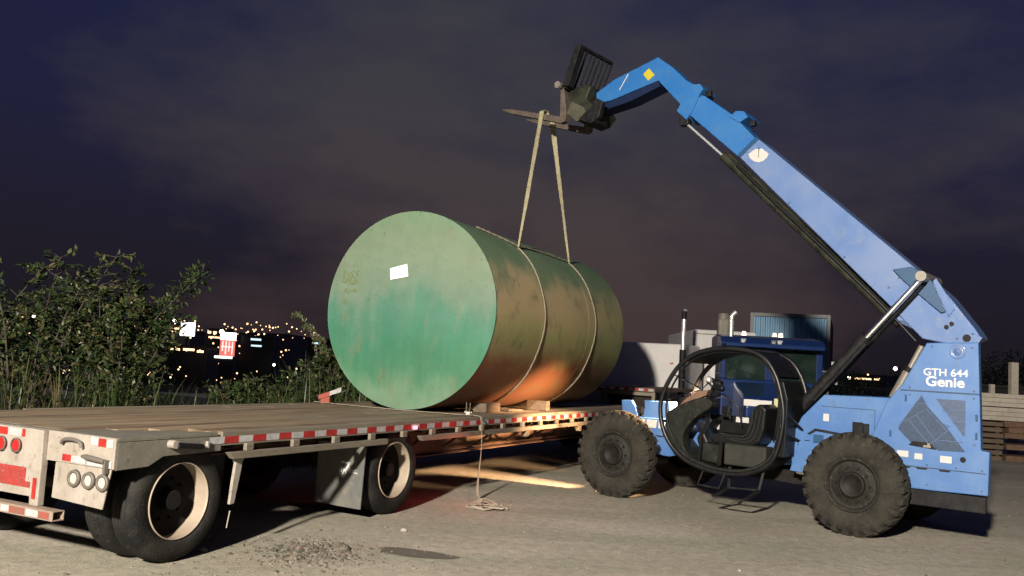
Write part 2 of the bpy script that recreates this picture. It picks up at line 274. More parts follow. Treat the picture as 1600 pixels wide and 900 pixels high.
def deck_mat():
    mt = bpy.data.materials.new('worn_deck_planks'); mt.use_nodes = True
    t = mt.node_tree; b = t.nodes['Principled BSDF']; n = t.nodes.new; l = t.links.new
    b.inputs['Roughness'].default_value = 0.8
    co = n('ShaderNodeTexCoord'); s = n('ShaderNodeSeparateXYZ'); l(co.outputs['Object'], s.inputs[0])
    # per-board value
    dv = n('ShaderNodeMath'); dv.operation = 'DIVIDE'; dv.inputs[1].default_value = 0.145; l(s.outputs['Y'], dv.inputs[0])
    fl = n('ShaderNodeMath'); fl.operation = 'FLOOR'; l(dv.outputs[0], fl.inputs[0])
    wn = n('ShaderNodeTexWhiteNoise'); wn.noise_dimensions = '1D'; l(fl.outputs[0], wn.inputs['W'])
    mp1 = n('ShaderNodeMapping'); mp1.inputs['Scale'].default_value = (0.5, 5, 1); l(co.outputs['Object'], mp1.inputs[0])
    a = n('ShaderNodeTexNoise'); a.inputs['Scale'].default_value = 1.8; a.inputs['Detail'].default_value = 8; a.inputs['Roughness'].default_value = 0.66; l(mp1.outputs[0], a.inputs[0])
    sm = n('ShaderNodeMath'); sm.operation = 'MULTIPLY_ADD'; sm.inputs[1].default_value = 0.22; l(wn.outputs[0], sm.inputs[0]); l(a.outputs['Fac'], sm.inputs[2])
    rp = n('ShaderNodeValToRGB'); e = rp.color_ramp.elements; l(sm.outputs[0], rp.inputs[0])
    e[0].position = 0.38; e[0].color = (0.0528, 0.0305, 0.0155, 1)
    e[1].position = 0.82; e[1].color = (0.2256, 0.1709, 0.1049, 1)
    x = e.new(0.58); x.color = (0.1296, 0.0878, 0.0502, 1)
    a2 = n('ShaderNodeTexNoise'); a2.inputs['Scale'].default_value = 1.1; a2.inputs['Detail'].default_value = 6; l(co.outputs['Object'], a2.inputs[0])
    r2 = n('ShaderNodeValToRGB'); r2.color_ramp.elements[0].position = 0.48; r2.color_ramp.elements[1].position = 0.66; l(a2.outputs['Fac'], r2.inputs[0])
    m1 = n('ShaderNodeMix'); m1.data_type = 'RGBA'; l(r2.outputs[0], m1.inputs[0]); l(rp.outputs[0], m1.inputs[6]); m1.inputs[7].default_value = (0.1440, 0.1155, 0.0752, 1)
    l(m1.outputs[2], b.inputs['Base Color'])
    bp = n('ShaderNodeBump'); bp.inputs['Strength'].default_value = 0.5; bp.inputs['Distance'].default_value = 0.02; l(a.outputs['Fac'], bp.inputs['Height']); l(bp.outputs[0], b.inputs['Normal'])
    return mt
M['deck'] = deck_mat()

def ground_mat():
    mt = bpy.data.materials.new('dusty_gravel_yard'); mt.use_nodes = True
    t = mt.node_tree; b = t.nodes['Principled BSDF']; n = t.nodes.new; l = t.links.new
    b.inputs['Roughness'].default_value = 0.92
    co = n('ShaderNodeTexCoord')
    def noise(sc, det=6, ro=0.6, st=(1, 1, 1), rot=0):
        q = n('ShaderNodeMapping'); q.inputs['Scale'].default_value = st; q.inputs['Rotation'].default_value = (0, 0, rot); l(co.outputs['Object'], q.inputs[0])
        a = n('ShaderNodeTexNoise'); a.inputs['Scale'].default_value = sc; a.inputs['Detail'].default_value = det; a.inputs['Roughness'].default_value = ro; l(q.outputs[0], a.inputs[0]); return a
    def ramp(a, stops):
        r = n('ShaderNodeValToRGB'); e = r.color_ramp.elements; e[0].position, e[0].color = stops[0][0], (*stops[0][1], 1); e[1].position, e[1].color = stops[-1][0], (*stops[-1][1], 1)
        for p, c in stops[1:-1]:
            x = e.new(p); x.color = (*c, 1)
        l(a, r.inputs[0]); return r
    big = noise(0.28, 5, 0.55)
    base = ramp(big.outputs['Fac'], [(0.34, (0.245, 0.216, 0.164)), (0.50, (0.318, 0.286, 0.228)), (0.68, (0.40, 0.352, 0.30))])
    tr = noise(0.55, 5, 0.55, (0.35, 2.2, 1), R(-18))
    trr = ramp(tr.outputs['Fac'], [(0.44, (0, 0, 0)), (0.60, (0.85, 0.85, 0.85))])
    m1 = n('ShaderNodeMix'); m1.data_type = 'RGBA'; l(trr.outputs[0], m1.inputs[0]); l(base.outputs[0], m1.inputs[6]); m1.inputs[7].default_value = (0.25, 0.238, 0.178, 1)
    fine = noise(9, 10, 0.72)
    fr = ramp(fine.outputs['Fac'], [(0.30, (0.55, 0.55, 0.55)), (0.55, (1, 1, 1)), (0.75, (1.22, 1.2, 1.15))])
    m2 = n('ShaderNodeMix'); m2.data_type = 'RGBA'; m2.blend_type = 'MULTIPLY'; m2.inputs[0].default_value = 0.8; l(m1.outputs[2], m2.inputs[6]); l(fr.outputs[0], m2.inputs[7])
    sp_ = noise(70, 3, 0.6)
    sr = ramp(sp_.outputs['Fac'], [(0.30, (0.6, 0.6, 0.6)), (0.5, (1, 1, 1)), (0.72, (1.25, 1.25, 1.2))])
    m3 = n('ShaderNodeMix'); m3.data_type = 'RGBA'; m3.blend_type = 'MULTIPLY'; m3.inputs[0].default_value = 0.6; l(m2.outputs[2], m3.inputs[6]); l(sr.outputs[0], m3.inputs[7])
    l(m3.outputs[2], b.inputs['Base Color'])
    s1 = n('ShaderNodeMath'); s1.operation = 'MULTIPLY_ADD'; s1.inputs[1].default_value = 0.3; l(sp_.outputs['Fac'], s1.inputs[0]); l(fine.outputs['Fac'], s1.inputs[2])
    bp = n('ShaderNodeBump'); bp.inputs['Strength'].default_value = 0.55; bp.inputs['Distance'].default_value = 0.035; l(s1.outputs[0], bp.inputs['Height']); l(bp.outputs[0], b.inputs['Normal'])
    return mt
M['ground'] = ground_mat()
M['field'] = mat('dark_rough_ground', (0.02, 0.022, 0.012), (0.045, 0.042, 0.025), 0.95, 0, 1.2, 0.5, (0.06, 0.05, 0.03), 0.4, 20)

# ------------------------------------------------------------------ mesh helpers
class MB:
    def __init__(s): s.v = []; s.f = []; s.mi = []; s.cur = 0; s.sm = []
    def mat(s, i): s.cur = i; return s
    def add(s, vs, fs, smooth=False):
        o = len(s.v); s.v += [tuple(v) for v in vs]
        for f in fs: s.f.append(tuple(i + o for i in f)); s.mi.append(s.cur); s.sm.append(smooth)
        return s
    def box(s, x0, x1, y0, y1, z0, z1):
        vs = [(x, y, z) for x in (x0, x1) for y in (y0, y1) for z in (z0, z1)]
        return s.add(vs, [(0, 1, 3, 2), (4, 6, 7, 5), (0, 4, 5, 1), (2, 3, 7, 6), (0, 2, 6, 4), (1, 5, 7, 3)])
    def prism(s, poly, a, b, axis='y'):
        n = len(poly)
        def P(p, q): return (p[0], q, p[1]) if axis == 'y' else ((q, p[0], p[1]) if axis == 'x' else (p[0], p[1], q))
        vs = [P(p, a) for p in poly] + [P(p, b) for p in poly]
        fs = [tuple(range(n)), tuple(range(2 * n - 1, n - 1, -1))] + [(i, i + n, (i + 1) % n + n, (i + 1) % n) for i in range(n)]
        return s.add(vs, fs)
    def bar(s, p, q, w, h, up=(0, 0, 1)):
        p = Vector(p); q = Vector(q); d = (q - p).normalized(); u = Vector(up)
        sd = d.cross(u)
        if sd.length < 1e-4: sd = d.cross(Vector((1, 0, 0)))
        sd.normalize(); u = sd.cross(d).normalized()
        vs = []
        for c in (p, q):
            for a, b in ((-1, -1), (1, -1), (1, 1), (-1, 1)): vs.append(c + sd * a * w / 2 + u * b * h / 2)
        return s.add(vs, [(0, 1, 2, 3), (7, 6, 5, 4), (0, 4, 5, 1), (1, 5, 6, 2), (2, 6, 7, 3), (3, 7, 4, 0)])
    def tube(s, pts, r, n=12, closed=False, caps=True):
        pts = [Vector(p) for p in pts]; k = len(pts)
        rs = r if isinstance(r, (list, tuple)) else [r] * k
        rings = []; prev = None
        for i, p in enumerate(pts):
            if closed: d = pts[(i + 1) % k] - pts[i - 1]
            else: d = pts[min(i + 1, k - 1)] - pts[max(i - 1, 0)]
            d.normalize()
            if prev is None:
                a = d.orthogonal().normalized()
            else:
                a = (prev - d * prev.dot(d))
                a = a.normalized() if a.length > 1e-5 else d.orthogonal().normalized()
            prev = a; b = d.cross(a)
            rings.append([p + (a * math.cos(t) + b * math.sin(t)) * rs[i] for t in [2 * PI * j / n for j in range(n)]])
        vs = [v for g in rings for v in g]; fs = []
        for i in range(k if closed else k - 1):
            for j in range(n):
                i2 = (i + 1) % k
                fs.append((i * n + j, i * n + (j + 1) % n, i2 * n + (j + 1) % n, i2 * n + j))
        s.add(vs, fs, True)
        if caps and not closed:
            s.add(rings[0], [tuple(range(n - 1, -1, -1))]); s.add(rings[-1], [tuple(range(n))])
        return s
    def lathe_y(s, prof, cx, cz, n=48, closed=False):
        """profile of (y, radius) turned about the y axis through (cx, cz)"""
        vs = []; fs = []; k = len(prof)
        for (y, r) in prof:
            for j in range(n):
                t = 2 * PI * j / n; vs.append((cx + r * math.cos(t), y, cz + r * math.sin(t)))
        for i in range(k if closed else k - 1):
            i2 = (i + 1) % k
            for j in range(n): fs.append((i * n + j, i2 * n + j, i2 * n + (j + 1) % n, i * n + (j + 1) % n))
        return s.add(vs, fs, True)
    def disc_y(s, y, r, cx, cz, n=40):
        return s.add([(cx + r * math.cos(2 * PI * j / n), y, cz + r * math.sin(2 * PI * j / n)) for j in range(n)], [tuple(range(n))])
    def build(s, name, mats, parent=None, bevel=0.0, loc=None, rot=None, seg=2, angle=35):
        me = bpy.data.meshes.new(name); me.from_pydata([tuple(v) for v in s.v], [], s.f)
        mats = mats if isinstance(mats, (list, tuple)) else [mats]
        for m_ in mats: me.materials.append(m_)
        me.polygons.foreach_set('material_index', s.mi); me.polygons.foreach_set('use_smooth', s.sm)
        me.update()
        bm = bmesh.new(); bm.from_mesh(me); bmesh.ops.recalc_face_normals(bm, faces=bm.faces); bm.to_mesh(me); bm.free()
        o = bpy.data.objects.new(name, me); COL.objects.link(o)
        if parent: o.parent = parent
        if loc: o.location = loc
        if rot: o.rotation_euler = rot
        if bevel:
            b = o.modifiers.new('bevel', 'BEVEL'); b.width = bevel; b.segments = seg; b.limit_method = 'ANGLE'; b.angle_limit = R(angle); b.harden_normals = False
        return o
    def leaves(s, name, mats, parent=None):     # no normal recalculation for loose leaf faces
        me = bpy.data.meshes.new(name); me.from_pydata([tuple(v) for v in s.v], [], s.f)
        for m_ in mats: me.materials.append(m_)
        me.polygons.foreach_set('material_index', s.mi); me.polygons.foreach_set('use_smooth', s.sm); me.update()
        o = bpy.data.objects.new(name, me); COL.objects.link(o)
        if parent: o.parent = parent
        return o
def tag(o, label=None, cat=None, group=None, kind=None):
    if label: o['label'] = label
    if cat: o['category'] = cat
    if group: o['group'] = group
    if kind: o['kind'] = kind
    return o
def empty(name, loc=(0, 0, 0), rz=0.0, label=None, cat=None, group=None):
    o = bpy.data.objects.new(name, None); o.empty_display_size = 0.2; COL.objects.link(o)
    o.location = loc; o.rotation_euler = (0, 0, rz)
    return tag(o, label, cat, group)
def copy_thing(root, loc, rz, label=None):
    r = root.copy(); COL.objects.link(r); r.location = loc; r.rotation_euler = (0, 0, rz)
    if label: r['label'] = label
    for ch in list(root.children):
        c = ch.copy(); COL.objects.link(c); c.parent = r
        for g in ch.children:
            d = g.copy(); COL.objects.link(d); d.parent = c
    return r
def catmull(P, n=6, closed=False):
    P = [Vector(p) for p in P]; k = len(P); out_ = []
    rg = range(k) if closed else range(k - 1)
    for i in rg:
        if closed: a, b, c, d = P[(i - 1) % k], P[i], P[(i + 1) % k], P[(i + 2) % k]
        else: a, b, c, d = P[max(i - 1, 0)], P[i], P[i + 1], P[min(i + 2, k - 1)]
        for j in range(n):
            t = j / n
            out_.append(0.5 * ((2 * b) + (c - a) * t + (2 * a - 5 * b + 4 * c - d) * t * t + (3 * b - a - 3 * c + d) * t ** 3))
    if not closed: out_.append(P[-1])
    return out_
def ribbon(mb, pts, widths, side, th=0.006):
    pts = [Vector(p) for p in pts]; vs = []; fs = []
    for i, p in enumerate(pts):
        sd = Vector(side(i) if callable(side) else side).normalized()
        d = (pts[min(i + 1, len(pts) - 1)] - pts[max(i - 1, 0)]).normalized()
        nn = sd.cross(d); nn = nn.normalized() if nn.length > 1e-4 else Vector((0, 0, 1))
        wv = widths[i] if isinstance(widths, (list, tuple)) else widths
        for a, b in ((-1, -1), (1, -1), (1, 1), (-1, 1)): vs.append(p + sd * a * wv / 2 + nn * b * th / 2)
    k = len(pts)
    for i in range(k - 1):
        for j in range(4): fs.append((i * 4 + j, i * 4 + (j + 1) % 4, (i + 1) * 4 + (j + 1) % 4, (i + 1) * 4 + j))
    fs += [(3, 2, 1, 0), tuple((k - 1) * 4 + j for j in range(4))]
    return mb.add(vs, fs)
def text_mesh(name, body, size, material, parent, loc, rot, bold=0.0, ext=0.002, sx=1.0, align='CENTER'):
    c = bpy.data.curves.new(name, 'FONT'); c.body = body; c.size = size; c.extrude = ext; c.offset = bold
    c.align_x = align; c.align_y = 'CENTER'; c.resolution_u = 4
    tmp = bpy.data.objects.new(name + '_curve', c); COL.objects.link(tmp)
    dg = bpy.context.evaluated_depsgraph_get()
    me = bpy.data.meshes.new_from_object(tmp.evaluated_get(dg))
    bpy.data.objects.remove(tmp); bpy.data.curves.remove(c)
    me.materials.clear(); me.materials.append(material)
    o = bpy.data.objects.new(name, me); COL.objects.link(o); o.parent = parent
    o.location = loc; o.rotation_euler = rot; o.scale = (sx, 1, 1)
    return o

# ------------------------------------------------------------------ ground, hills
def smooth(a, b, v):
    t = max(0.0, min(1.0, (v - a) / (b - a))); return t * t * (3 - 2 * t)
def H(x, y):
    r = math.hypot(x, y); az = math.degrees(math.atan2(x, y))
    left = 1 - smooth(8, 16, az) if az > 0 else 1 - smooth(-120, -90, -abs(az)) * 0
    if abs(az) > 60: left = 0
    h = -7.5 * smooth(32, 95, r) + 8.0 * smooth(215, 300, r) + 8.5 * smooth(300, 520, r)
    h += (math.sin(az * 0.31) * 1.2 + math.sin(az * 0.83 + 1) * 0.8) * smooth(300, 500, r)
    hr = 6.0 * smooth(140, 420, r)
    return h * left + hr * (1 - left)
mb = MB()
radii = [0.0, 1.5, 3, 5, 7.5, 10, 14, 19, 25, 32, 36, 42, 50, 60, 75, 95, 120, 150, 185, 215, 240, 270, 300, 350, 420, 520, 700, 1000, 1500, 2200]
NA = 180
vs = [(0, 0, 0)]
for r in radii[1:]:
    for j in range(NA):
        a = 2 * PI * j / NA; x = r * math.sin(a); y = r * math.cos(a); vs.append((x, y, H(x, y)))
fs = [(0, 1 + (j + 1) % NA, 1 + j) for j in range(NA)]
for i in range(len(radii) - 2):
    for j in range(NA):
        a = 1 + i * NA + j; b = 1 + i * NA + (j + 1) % NA
        fs.append((a, b, b + NA, a + NA))
for k_, f in enumerate(fs):
    c = [vs[i] for i in f]; rr = max(math.hypot(p[0], p[1]) for p in c)
    mb.mat(1 if rr > 42 else 0); mb.v = vs if not mb.v else mb.v
    mb.f.append(f); mb.mi.append(mb.cur); mb.sm.append(True)
g = mb.build('ground', [M['ground'], M['field']]); tag(g, kind='structure')

# overgrown verge behind the trailer: soil sheet
AZT = 0.4656
T0 = Vector((-2.826, 6.629, 0)); TS = Vector((math.sin(AZT), math.cos(AZT), 0)); TW = Vector((-math.cos(AZT), math.sin(AZT), 0))
RZT = R(90) - AZT
def tw(s, wv, z=0.0): return T0 + TS * s + TW * wv + Vector((0, 0, z))
mb = MB()
edge = [tw(s, 4.0 + 0.35 * math.sin(s * 1.3) + 0.2 * math.sin(s * 3.1), 0.004) for s in [-20 + i * 0.8 for i in range(48)]]
back = [tw(s, 19, 0.004) for s in [-20 + i * 0.8 for i in range(48)]]
mb.add(edge + back, [(i, i + 1, i + 49, i + 48) for i in range(47)])
g = mb.build('grass_verge', M['field']); tag(g, kind='structure')

# ------------------------------------------------------------------ TRAILER (local: x along, y away from the viewer, z up)
TR = empty('flatbed_trailer', T0, RZT, 'long wooden-decked step-deck flatbed trailer with red and white reflective tape, green tank on it', 'trailer')
DZ = 1.03
# deck planks
mb = MB(); y = 0.075; r_ = random.Random(3)
while y < 2.52:
    y1 = min(y + 0.139, 2.525)
    segs = [0.07, 4.2 + r_.uniform(-.8, .8), 8.6 + r_.uniform(-1, 1), 13.1]
    if y < 0.36: segs[0] = 1.0
    elif y < 0.5: segs[0] = 0.71
    elif y < 0.65: segs[0] = 0.41
    else: segs[0] = 0.07
    for a, b in zip(segs[:-1], segs[1:]):
        dz = r_.uniform(-0.004, 0.003); mb.box(a, b - 0.006, y, y1, DZ - 0.045, DZ + dz)
    y += 0.145
mb.build('deck_planks', M['deck'], TR, 0.004, seg=1)
mb = MB()      # steel rear deck plate, flush with the planks but butted against them
mb.prism([(0.0, 0.0), (0.99, 0.0), (0.99, 0.07), (0.70, 0.345), (0.40, 0.50), (0.40, 0.645), (0.065, 0.65), (0.065, 2.6), (0.0, 2.6)], DZ - 0.03, DZ - 0.002, 'z')
mb.build('rear_deck_plate', M['steel_grey'], TR, 0.003)
mb = MB()      # corner box side sheet
mb.prism([(0.0, 0.79), (0.30, 0.80), (0.36, 0.83), (0.44, 0.868), (1.04, 0.875), (1.04, DZ - 0.034), (0.0, DZ - 0.034)], 0.0, 0.055)
mb.build('corner_side_plate', M['steel_grey'], TR, 0.005)
mb = MB(); mb.prism([(0.0, 0.79), (0.30, 0.80), (0.36, 0.83), (0.44, 0.868), (1.04, 0.875), (1.04, DZ - 0.034), (0.0, DZ - 0.034)], 2.545, 2.6)
mb.build('corner_side_plate', M['steel_grey'], TR, 0.005)
for yy, nm in ((0.0, 0), (2.54, 1)):
    mb = MB(); mb.box(1.045, 13.1, yy, yy + 0.06, 0.915, DZ + 0.004)
    mb.build('side_rail', M['rubrail'], TR, 0.006)
# stake pockets + rub rail on the near side, two runs with a gap over the second axle
mb = MB(); mb.box(0, .09, -.04, -.002, .864, .928); PK = mb.build('stake_pocket', M['rubrail'], TR, .004); PK.location = (1.3, 0, 0)
for i in range(1, 20):
    c = PK.copy(); COL.objects.link(c); c.parent = TR; c.location = (1.3 + .61 * i, 0, 0)
for a, b in ((1.08, 3.43), (4.08, 13.1)):
    mb = MB(); mb.prism([(a, 0.862), (a + 0.06, 0.803), (b, 0.803), (b, 0.862)], -0.062, -0.005)
    mb.build('rub_rail', M['rubrail'], TR, 0.006)
mb = MB(); mb.box(1.08, 13.1, 2.61, 2.66, 0.80, 0.86); mb.build('rub_rail', M['rubrail'], TR, 0.006)
# tape on near side rail, segmented
mb = MB(); s = 0.90; k = 0; r_ = random.Random(5)
while s < 12.9:
    L_ = 0.17
    gap = False
    if not gap:
        mb.mat(k % 2); mb.add([(s, -0.0035, 0.935), (s + L_, -0.0035, 0.935), (s + L_, -0.0035, 0.992), (s, -0.0035, 0.992)], [(0, 1, 2, 3)])
    s += L_; k += 1
mb.build('reflective_tape', [M['tape_white'], M['tape_red']], TR)
# corner winch bar + knobs
mb = MB(); mb.tube([(0.50, -0.07, 0.955), (0.80, -0.03, 0.925)], 0.024, 12); mb.build('winch_bar', M['black'], TR)
mb = MB(); mb.tube([(0.485, -0.005, 0.962), (0.485, -0.075, 0.962)], 0.033, 14); mb.tube([(0.89, -0.002, 0.93), (0.89, -0.02, 0.93)], 0.012, 8); mb.box(0.86, 0.875, -0.03, -0.002, 0.91, 0.965); mb.build('winch_socket', M['cream'], TR)
# rear end, w across
mb = MB(); mb.box(-0.022, -0.002, 0.0, 0.745, 0.80, DZ - 0.004)
mb.build('rear_plate', M['cream'], TR, 0.004)
mb = MB(); mb.box(-0.024, -0.002, 1.86, 2.60, 0.80, DZ - 0.004); mb.build('rear_plate', M['cream'], TR, 0.004)
mb = MB(); mb.box(-0.045, -0.002, 0.87, 1.855, 0.51, DZ - 0.006); mb.build('rear_centre_panel', M['cream'], TR, 0.004)
for y0 in (0.745, 1.73):
    mb = MB(); mb.prism([(y0, 0.45), (y0 + .10, 0.45), (y0 + .125, 0.88), (y0 + .125, DZ - .006), (y0 + .01, DZ - .006), (y0, 0.80)], -0.06, -0.002, 'x'); mb.build('bumper_post', M['cream'], TR, 0.006)
    mb = MB(); mb.add([(-0.0635, y0 + .03, .50), (-0.0635, y0 + .03, .66), (-.0635, y0 + .075, .66), (-.0635, y0 + .075, .5)], [(0, 1, 2, 3)]); mb.build('post_tape', M['tape_red'], TR)
# bumper: open square tube
mb = MB()
a, b = 0.48, 2.12
mb.box(-0.12, -0.02, a, b, 0.376, 0.384); mb.box(-0.12, -0.02, a, b, 0.442, 0.45); mb.box(-0.12, -0.112, a, b, 0.384, 0.442); mb.box(-0.028, -0.02, a, b, 0.384, 0.442)
mb.build('bumper_bar', mat('pinkish_worn_steel', (0.46, 0.34, 0.27), (0.38, 0.29, 0.22), 0.6, 0, 8, 0.5, (0.25, 0.16, 0.11), 0.1, 30), TR, 0.002)
WRT = mat('worn_red_tape', (0.42, 0.10, 0.07), (0.3, 0.14, 0.1), 0.6, 0, 20, 0.5)
for i, (a, b) in enumerate(((0.52, 0.64), (0.64, 0.78), (0.80, 0.98), (0.98, 1.08), (1.12, 1.34), (1.5, 1.8), (1.8, 2.1))):
    mb = MB(); mb.add([(-0.1235, a, .388), (-0.1235, b, .388), (-.1235, b, .438), (-.1235, a, .438)], [(0, 1, 2, 3)])
    mb.build('bumper_tape', [WRT, M['tape_white']][i % 2], TR)
# tape strips across rear edge
mb = MB()
for c, a, b, z0, z1 in ((0, .02, .085, .955, 1.015), (1, .10, .18, .955, 1.015), (0, .18, .26, .96, 1.018), (1, .985, 1.02, .955, 1.015), (1, 1.20, 1.36, .955, 1.012), (0, 1.03, 1.19, .955, 1.012), (1, .46, .56, .815, .865), (0, .30, .46, .812, .862), (0, 0.02, .28, .808, .856)):
    xx = -0.048 if a > .8 else -0.026
    mb = MB(); mb.add([(xx, a, z0), (xx, b, z0), (xx, b, z1), (xx, a, z1)], [(0, 1, 2, 3)])
    mb.build('rear_tape', M['tape_red'] if c else M['tape_white'], TR)
mb = MB(); mb.mat(0); mb.add([(-0.049, .93, .575), (-0.049, 1.30, .575), (-.049, 1.30, .725), (-.049, .93, .725)], [(0, 1, 2, 3)])
mb.mat(0); mb.add([(-0.049, .87, .575), (-0.049, .93, .575), (-.049, .93, .62), (-.049, .87, .62)], [(0, 1, 2, 3)])
mb.build('red_placard', mat('worn_red_placard', (0.50, 0.05, 0.045), (0.38, 0.06, 0.05), 0.5, 0, 12, 0.5, (0.55, 0.3, 0.25)), TR)
# handle slots on the rear plate: recessed dark bar and a curved grab
mb = MB(); mb.tube([(-0.055, .06, .855), (-0.06, .16, .865), (-0.06, .26, .872), (-.05, .31, .872)], [.017, .02, .02, .012], 10); mb.box(-.06, -.024, .045, .07, .77, .865); mb.build('latch_handle', M['grey_ring'], TR)
mb = MB(); mb.tube(catmull([(-0.045, .33, .93), (-.05, .35, .97), (-.05, .44, .985), (-.05, .53, .975), (-.045, .56, .945)], 4), .014, 8); mb.build('grab_loop', M['grey_ring'], TR)
for yy in (1.06, 1.24):
    mb = MB(); mb.tube([(-0.046, yy, .885), (-0.062, yy, .885)], .048, 24); o = mb.build('tail_lamp', M['red_lens'], TR, 0.004)
    mb = MB(); mb.lathe_y([(0, .050), (.012, .050), (.012, .058), (0, .058)], 0, 0, 28, True); q = mb.build('lamp_ring', M['grey_ring'], o, loc=(-0.060, yy, .885), rot=(0, 0, R(90)))
# light panel hanging below the rear plate
mb = MB(); mb.prism([(0.03, 0.795), (0.09, 0.50), (0.655, 0.525), (0.645, 0.798)], -0.012, -0.002, 'x')
PAN = mb.build('light_panel', M['cream'], TR, 0.002)
for yy in (.41, .25, .10):
    mb = MB(); mb.lathe_y([(0, .040), (.022, .042), (.022, .062), (0, .066)], 0, 0, 32, True); o = mb.build('lamp_ring', M['grey_ring'], TR, loc=(-0.014, yy, .695), rot=(0, 0, R(90)))
    mb = MB(); mb.tube([(0, 0.0, 0), (0, 0.012, 0)], .040, 28); mb.build('lamp_lens', M['clear_lens'], o)
# main beams
for yy in (0.72, 1.78):
    mb = MB(); mb.prism([(0.1, .76), (3.6, .72), (4.3, .50), (13.3, .50), (13.3, .98), (0.1, .98)], yy + .06, yy + .075); mb.build('main_beam', M['frame_rust'], TR)
    mb = MB(); mb.prism([(0.1, .745), (3.6, .705), (4.3, .46), (13.3, .46), (13.3, .475), (4.31, .475), (3.61, .72), (0.1, .76)], yy, yy + .14); mb.build('beam_flange', M['frame_rust'], TR)
mb = MB(); s = 0.6
while s < 13:
    mb.box(s, s + .05, .07, 2.53, .88, .98); s += .61
mb.build('cross_members', M['frame_dark'], TR)
mb = MB(); s = 4.6
while s < 12.6:
    mb.bar((s, .10, .90), (s + .38, .72, .56), .03, .03); s += .95
mb.build('side_braces', M['frame_rust'], TR)
# wheels
def trailer_wheel(s, w0, w1, outer, rimm='rim_cream'):
    """tyre between lateral w0 (outside) and w1; the outside is the -y side when w0 < w1"""
    cz = .49; d = 1 if w1 > w0 else -1; W_ = abs(w1 - w0)
    def y_(t): return w0 + d * t
    pr = [(.045, .300), (.012, .318), (.0, .36), (.004, .42), (.022, .458), (.05, .480), (.065, .486), (.068, .476), (.076, .476), (.079, .487), (.107, .489), (.110, .477), (.118, .477), (.121, .490), (W_ - .121, .490), (W_ - .118, .477), (W_ - .11, .477), (W_ - .107, .489), (W_ - .079, .487), (W_ - .076, .476), (W_ - .068, .476), (W_ - .065, .486), (W_ - .05, .480), (W_ - .022, .458), (W_ - .004, .42), (W_, .36), (W_ - .012, .318), (W_ - .045, .300)]
    mb = MB(); mb.lathe_y([(y_(a), r) for a, r in pr], s, cz, 72)
    for g_ in (.085, .125, W_ / 2 + .02, W_ - .09):
        pass
    ty = mb.build('tyre', M['rubber_t'], TR)
    # rim: deep-dish barrel, disc at the mating side
    if outer: prim = [(.030, .303), (.010, .309), (.004, .303), (.006, .299), (.03, .297), (.150, .296), (.16, .285), (.17, .14), (.17, .0005)]
    else: prim = [(W_ - .035, .303), (W_ - .01, .312), (W_ - .004, .306), (W_ - .02, .286), (W_ - .06, .27), (.05, .262), (.02, .250), (.012, .14), (.012, .0005)]
    mb = MB(); mb.lathe_y([(y_(a), r) for a, r in prim[:6]], s, cz, 64)
    mb.build('rim', M[rimm], ty)
    mb = MB(); mb.lathe_y([(y_(a), r) for a, r in prim[5:]], s, cz, 48); mb.build('wheel_disc', M['disc_shade'], ty)
    if outer:
        mb = MB()
        for k in range(10):
            a = 2 * PI * k / 10; mb.tube([(s + .165 * math.cos(a), y_(.168), cz + .165 * math.sin(a)), (s + .165 * math.cos(a), y_(.140), cz + .165 * math.sin(a))], .014, 6)
        mb.tube([(s, y_(.168), cz), (s, y_(.07), cz)], [.10, .075], 20); mb.build('hub', M['disc_shade'], ty)
for s_ in (0.70, 3.78):
    trailer_wheel(s_, 0.055, 0.315, True); trailer_wheel(s_, 0.36, 0.62, False)
    trailer_wheel(s_, 2.545, 2.285, True, 'hub_dark'); trailer_wheel(s_, 2.24, 1.98, False, 'hub_dark')  # far rims coloured dark to stand for the shade under the trailer
    mb = MB(); mb.tube([(s_, .34, .49), (s_, 2.26, .49)], .065, 14)
    mb.build('axle', M['frame_dark'], TR)
    for yy in (.78, 1.80):
        mb = MB(); mb.tube([(s_ + .28, yy, .52), (s_ + .28, yy, .74)], .11, 16); mb.bar((s_ - .5, yy, .62), (s_ + .3, yy, .50), .08, .09); mb.build('air_spring', M['frame_dark'], TR)
# mud flaps: they face the rear, hang ahead of the next axle
FLAP = []
for s_, y0 in ((3.16, 0.03), (3.16, 1.97)):
    mb = MB(); mb.prism([(y0, .80), (y0 + .62, .80), (y0 + .62, .15), (y0 + .31, .135), (y0 + .02, .13)], s_, s_ + .012, 'x')
    FLAP.append(mb.build('mud_flap', M['flap'], TR))
mb = MB(); mb.box(3.172, 3.21, .0, .66, .79, .86); mb.build('flap_bracket', M['frame_dark'], TR)
rf = (R(90), 0, R(-90))
text_mesh('flap_lettering', 'dy, Inc.', 0.085, M['white_text'], FLAP[0], (3.157, .235, .52), rf, 0.002, .001)
mb = MB(); mb.bar((3.158, .335, .60), (3.158, .22, .592), .004, .022); mb.bar((3.158, .225, .60), (3.158, .275, .50), .004, .022)
mb.build('flap_emblem', M['white_text'], FLAP[0])
# thin bent flap stay behind the first wheel, and front flap
mb = MB(); mb.prism([(1.20, .80), (1.32, .80), (1.30, .77), (1.27, .60), (1.235, .42), (1.19, .415), (1.205, .60), (1.225, .76)], -.01, .02)
mb.tube([(1.205, .0, .36), (1.18, .0, .22)], .006, 6)
mb.build('flap_stay', M['cream'], TR)
# red side marker lamp under rail (lit)
mb = MB(); mb.box(4.00, 4.07, -.02, -.004, .935, .975); mb.build('marker_lamp', mat('lit_red_marker', (.8, .1, .1), None, .4, emit=(1, .18, .28), estr=4), TR, 0.004)
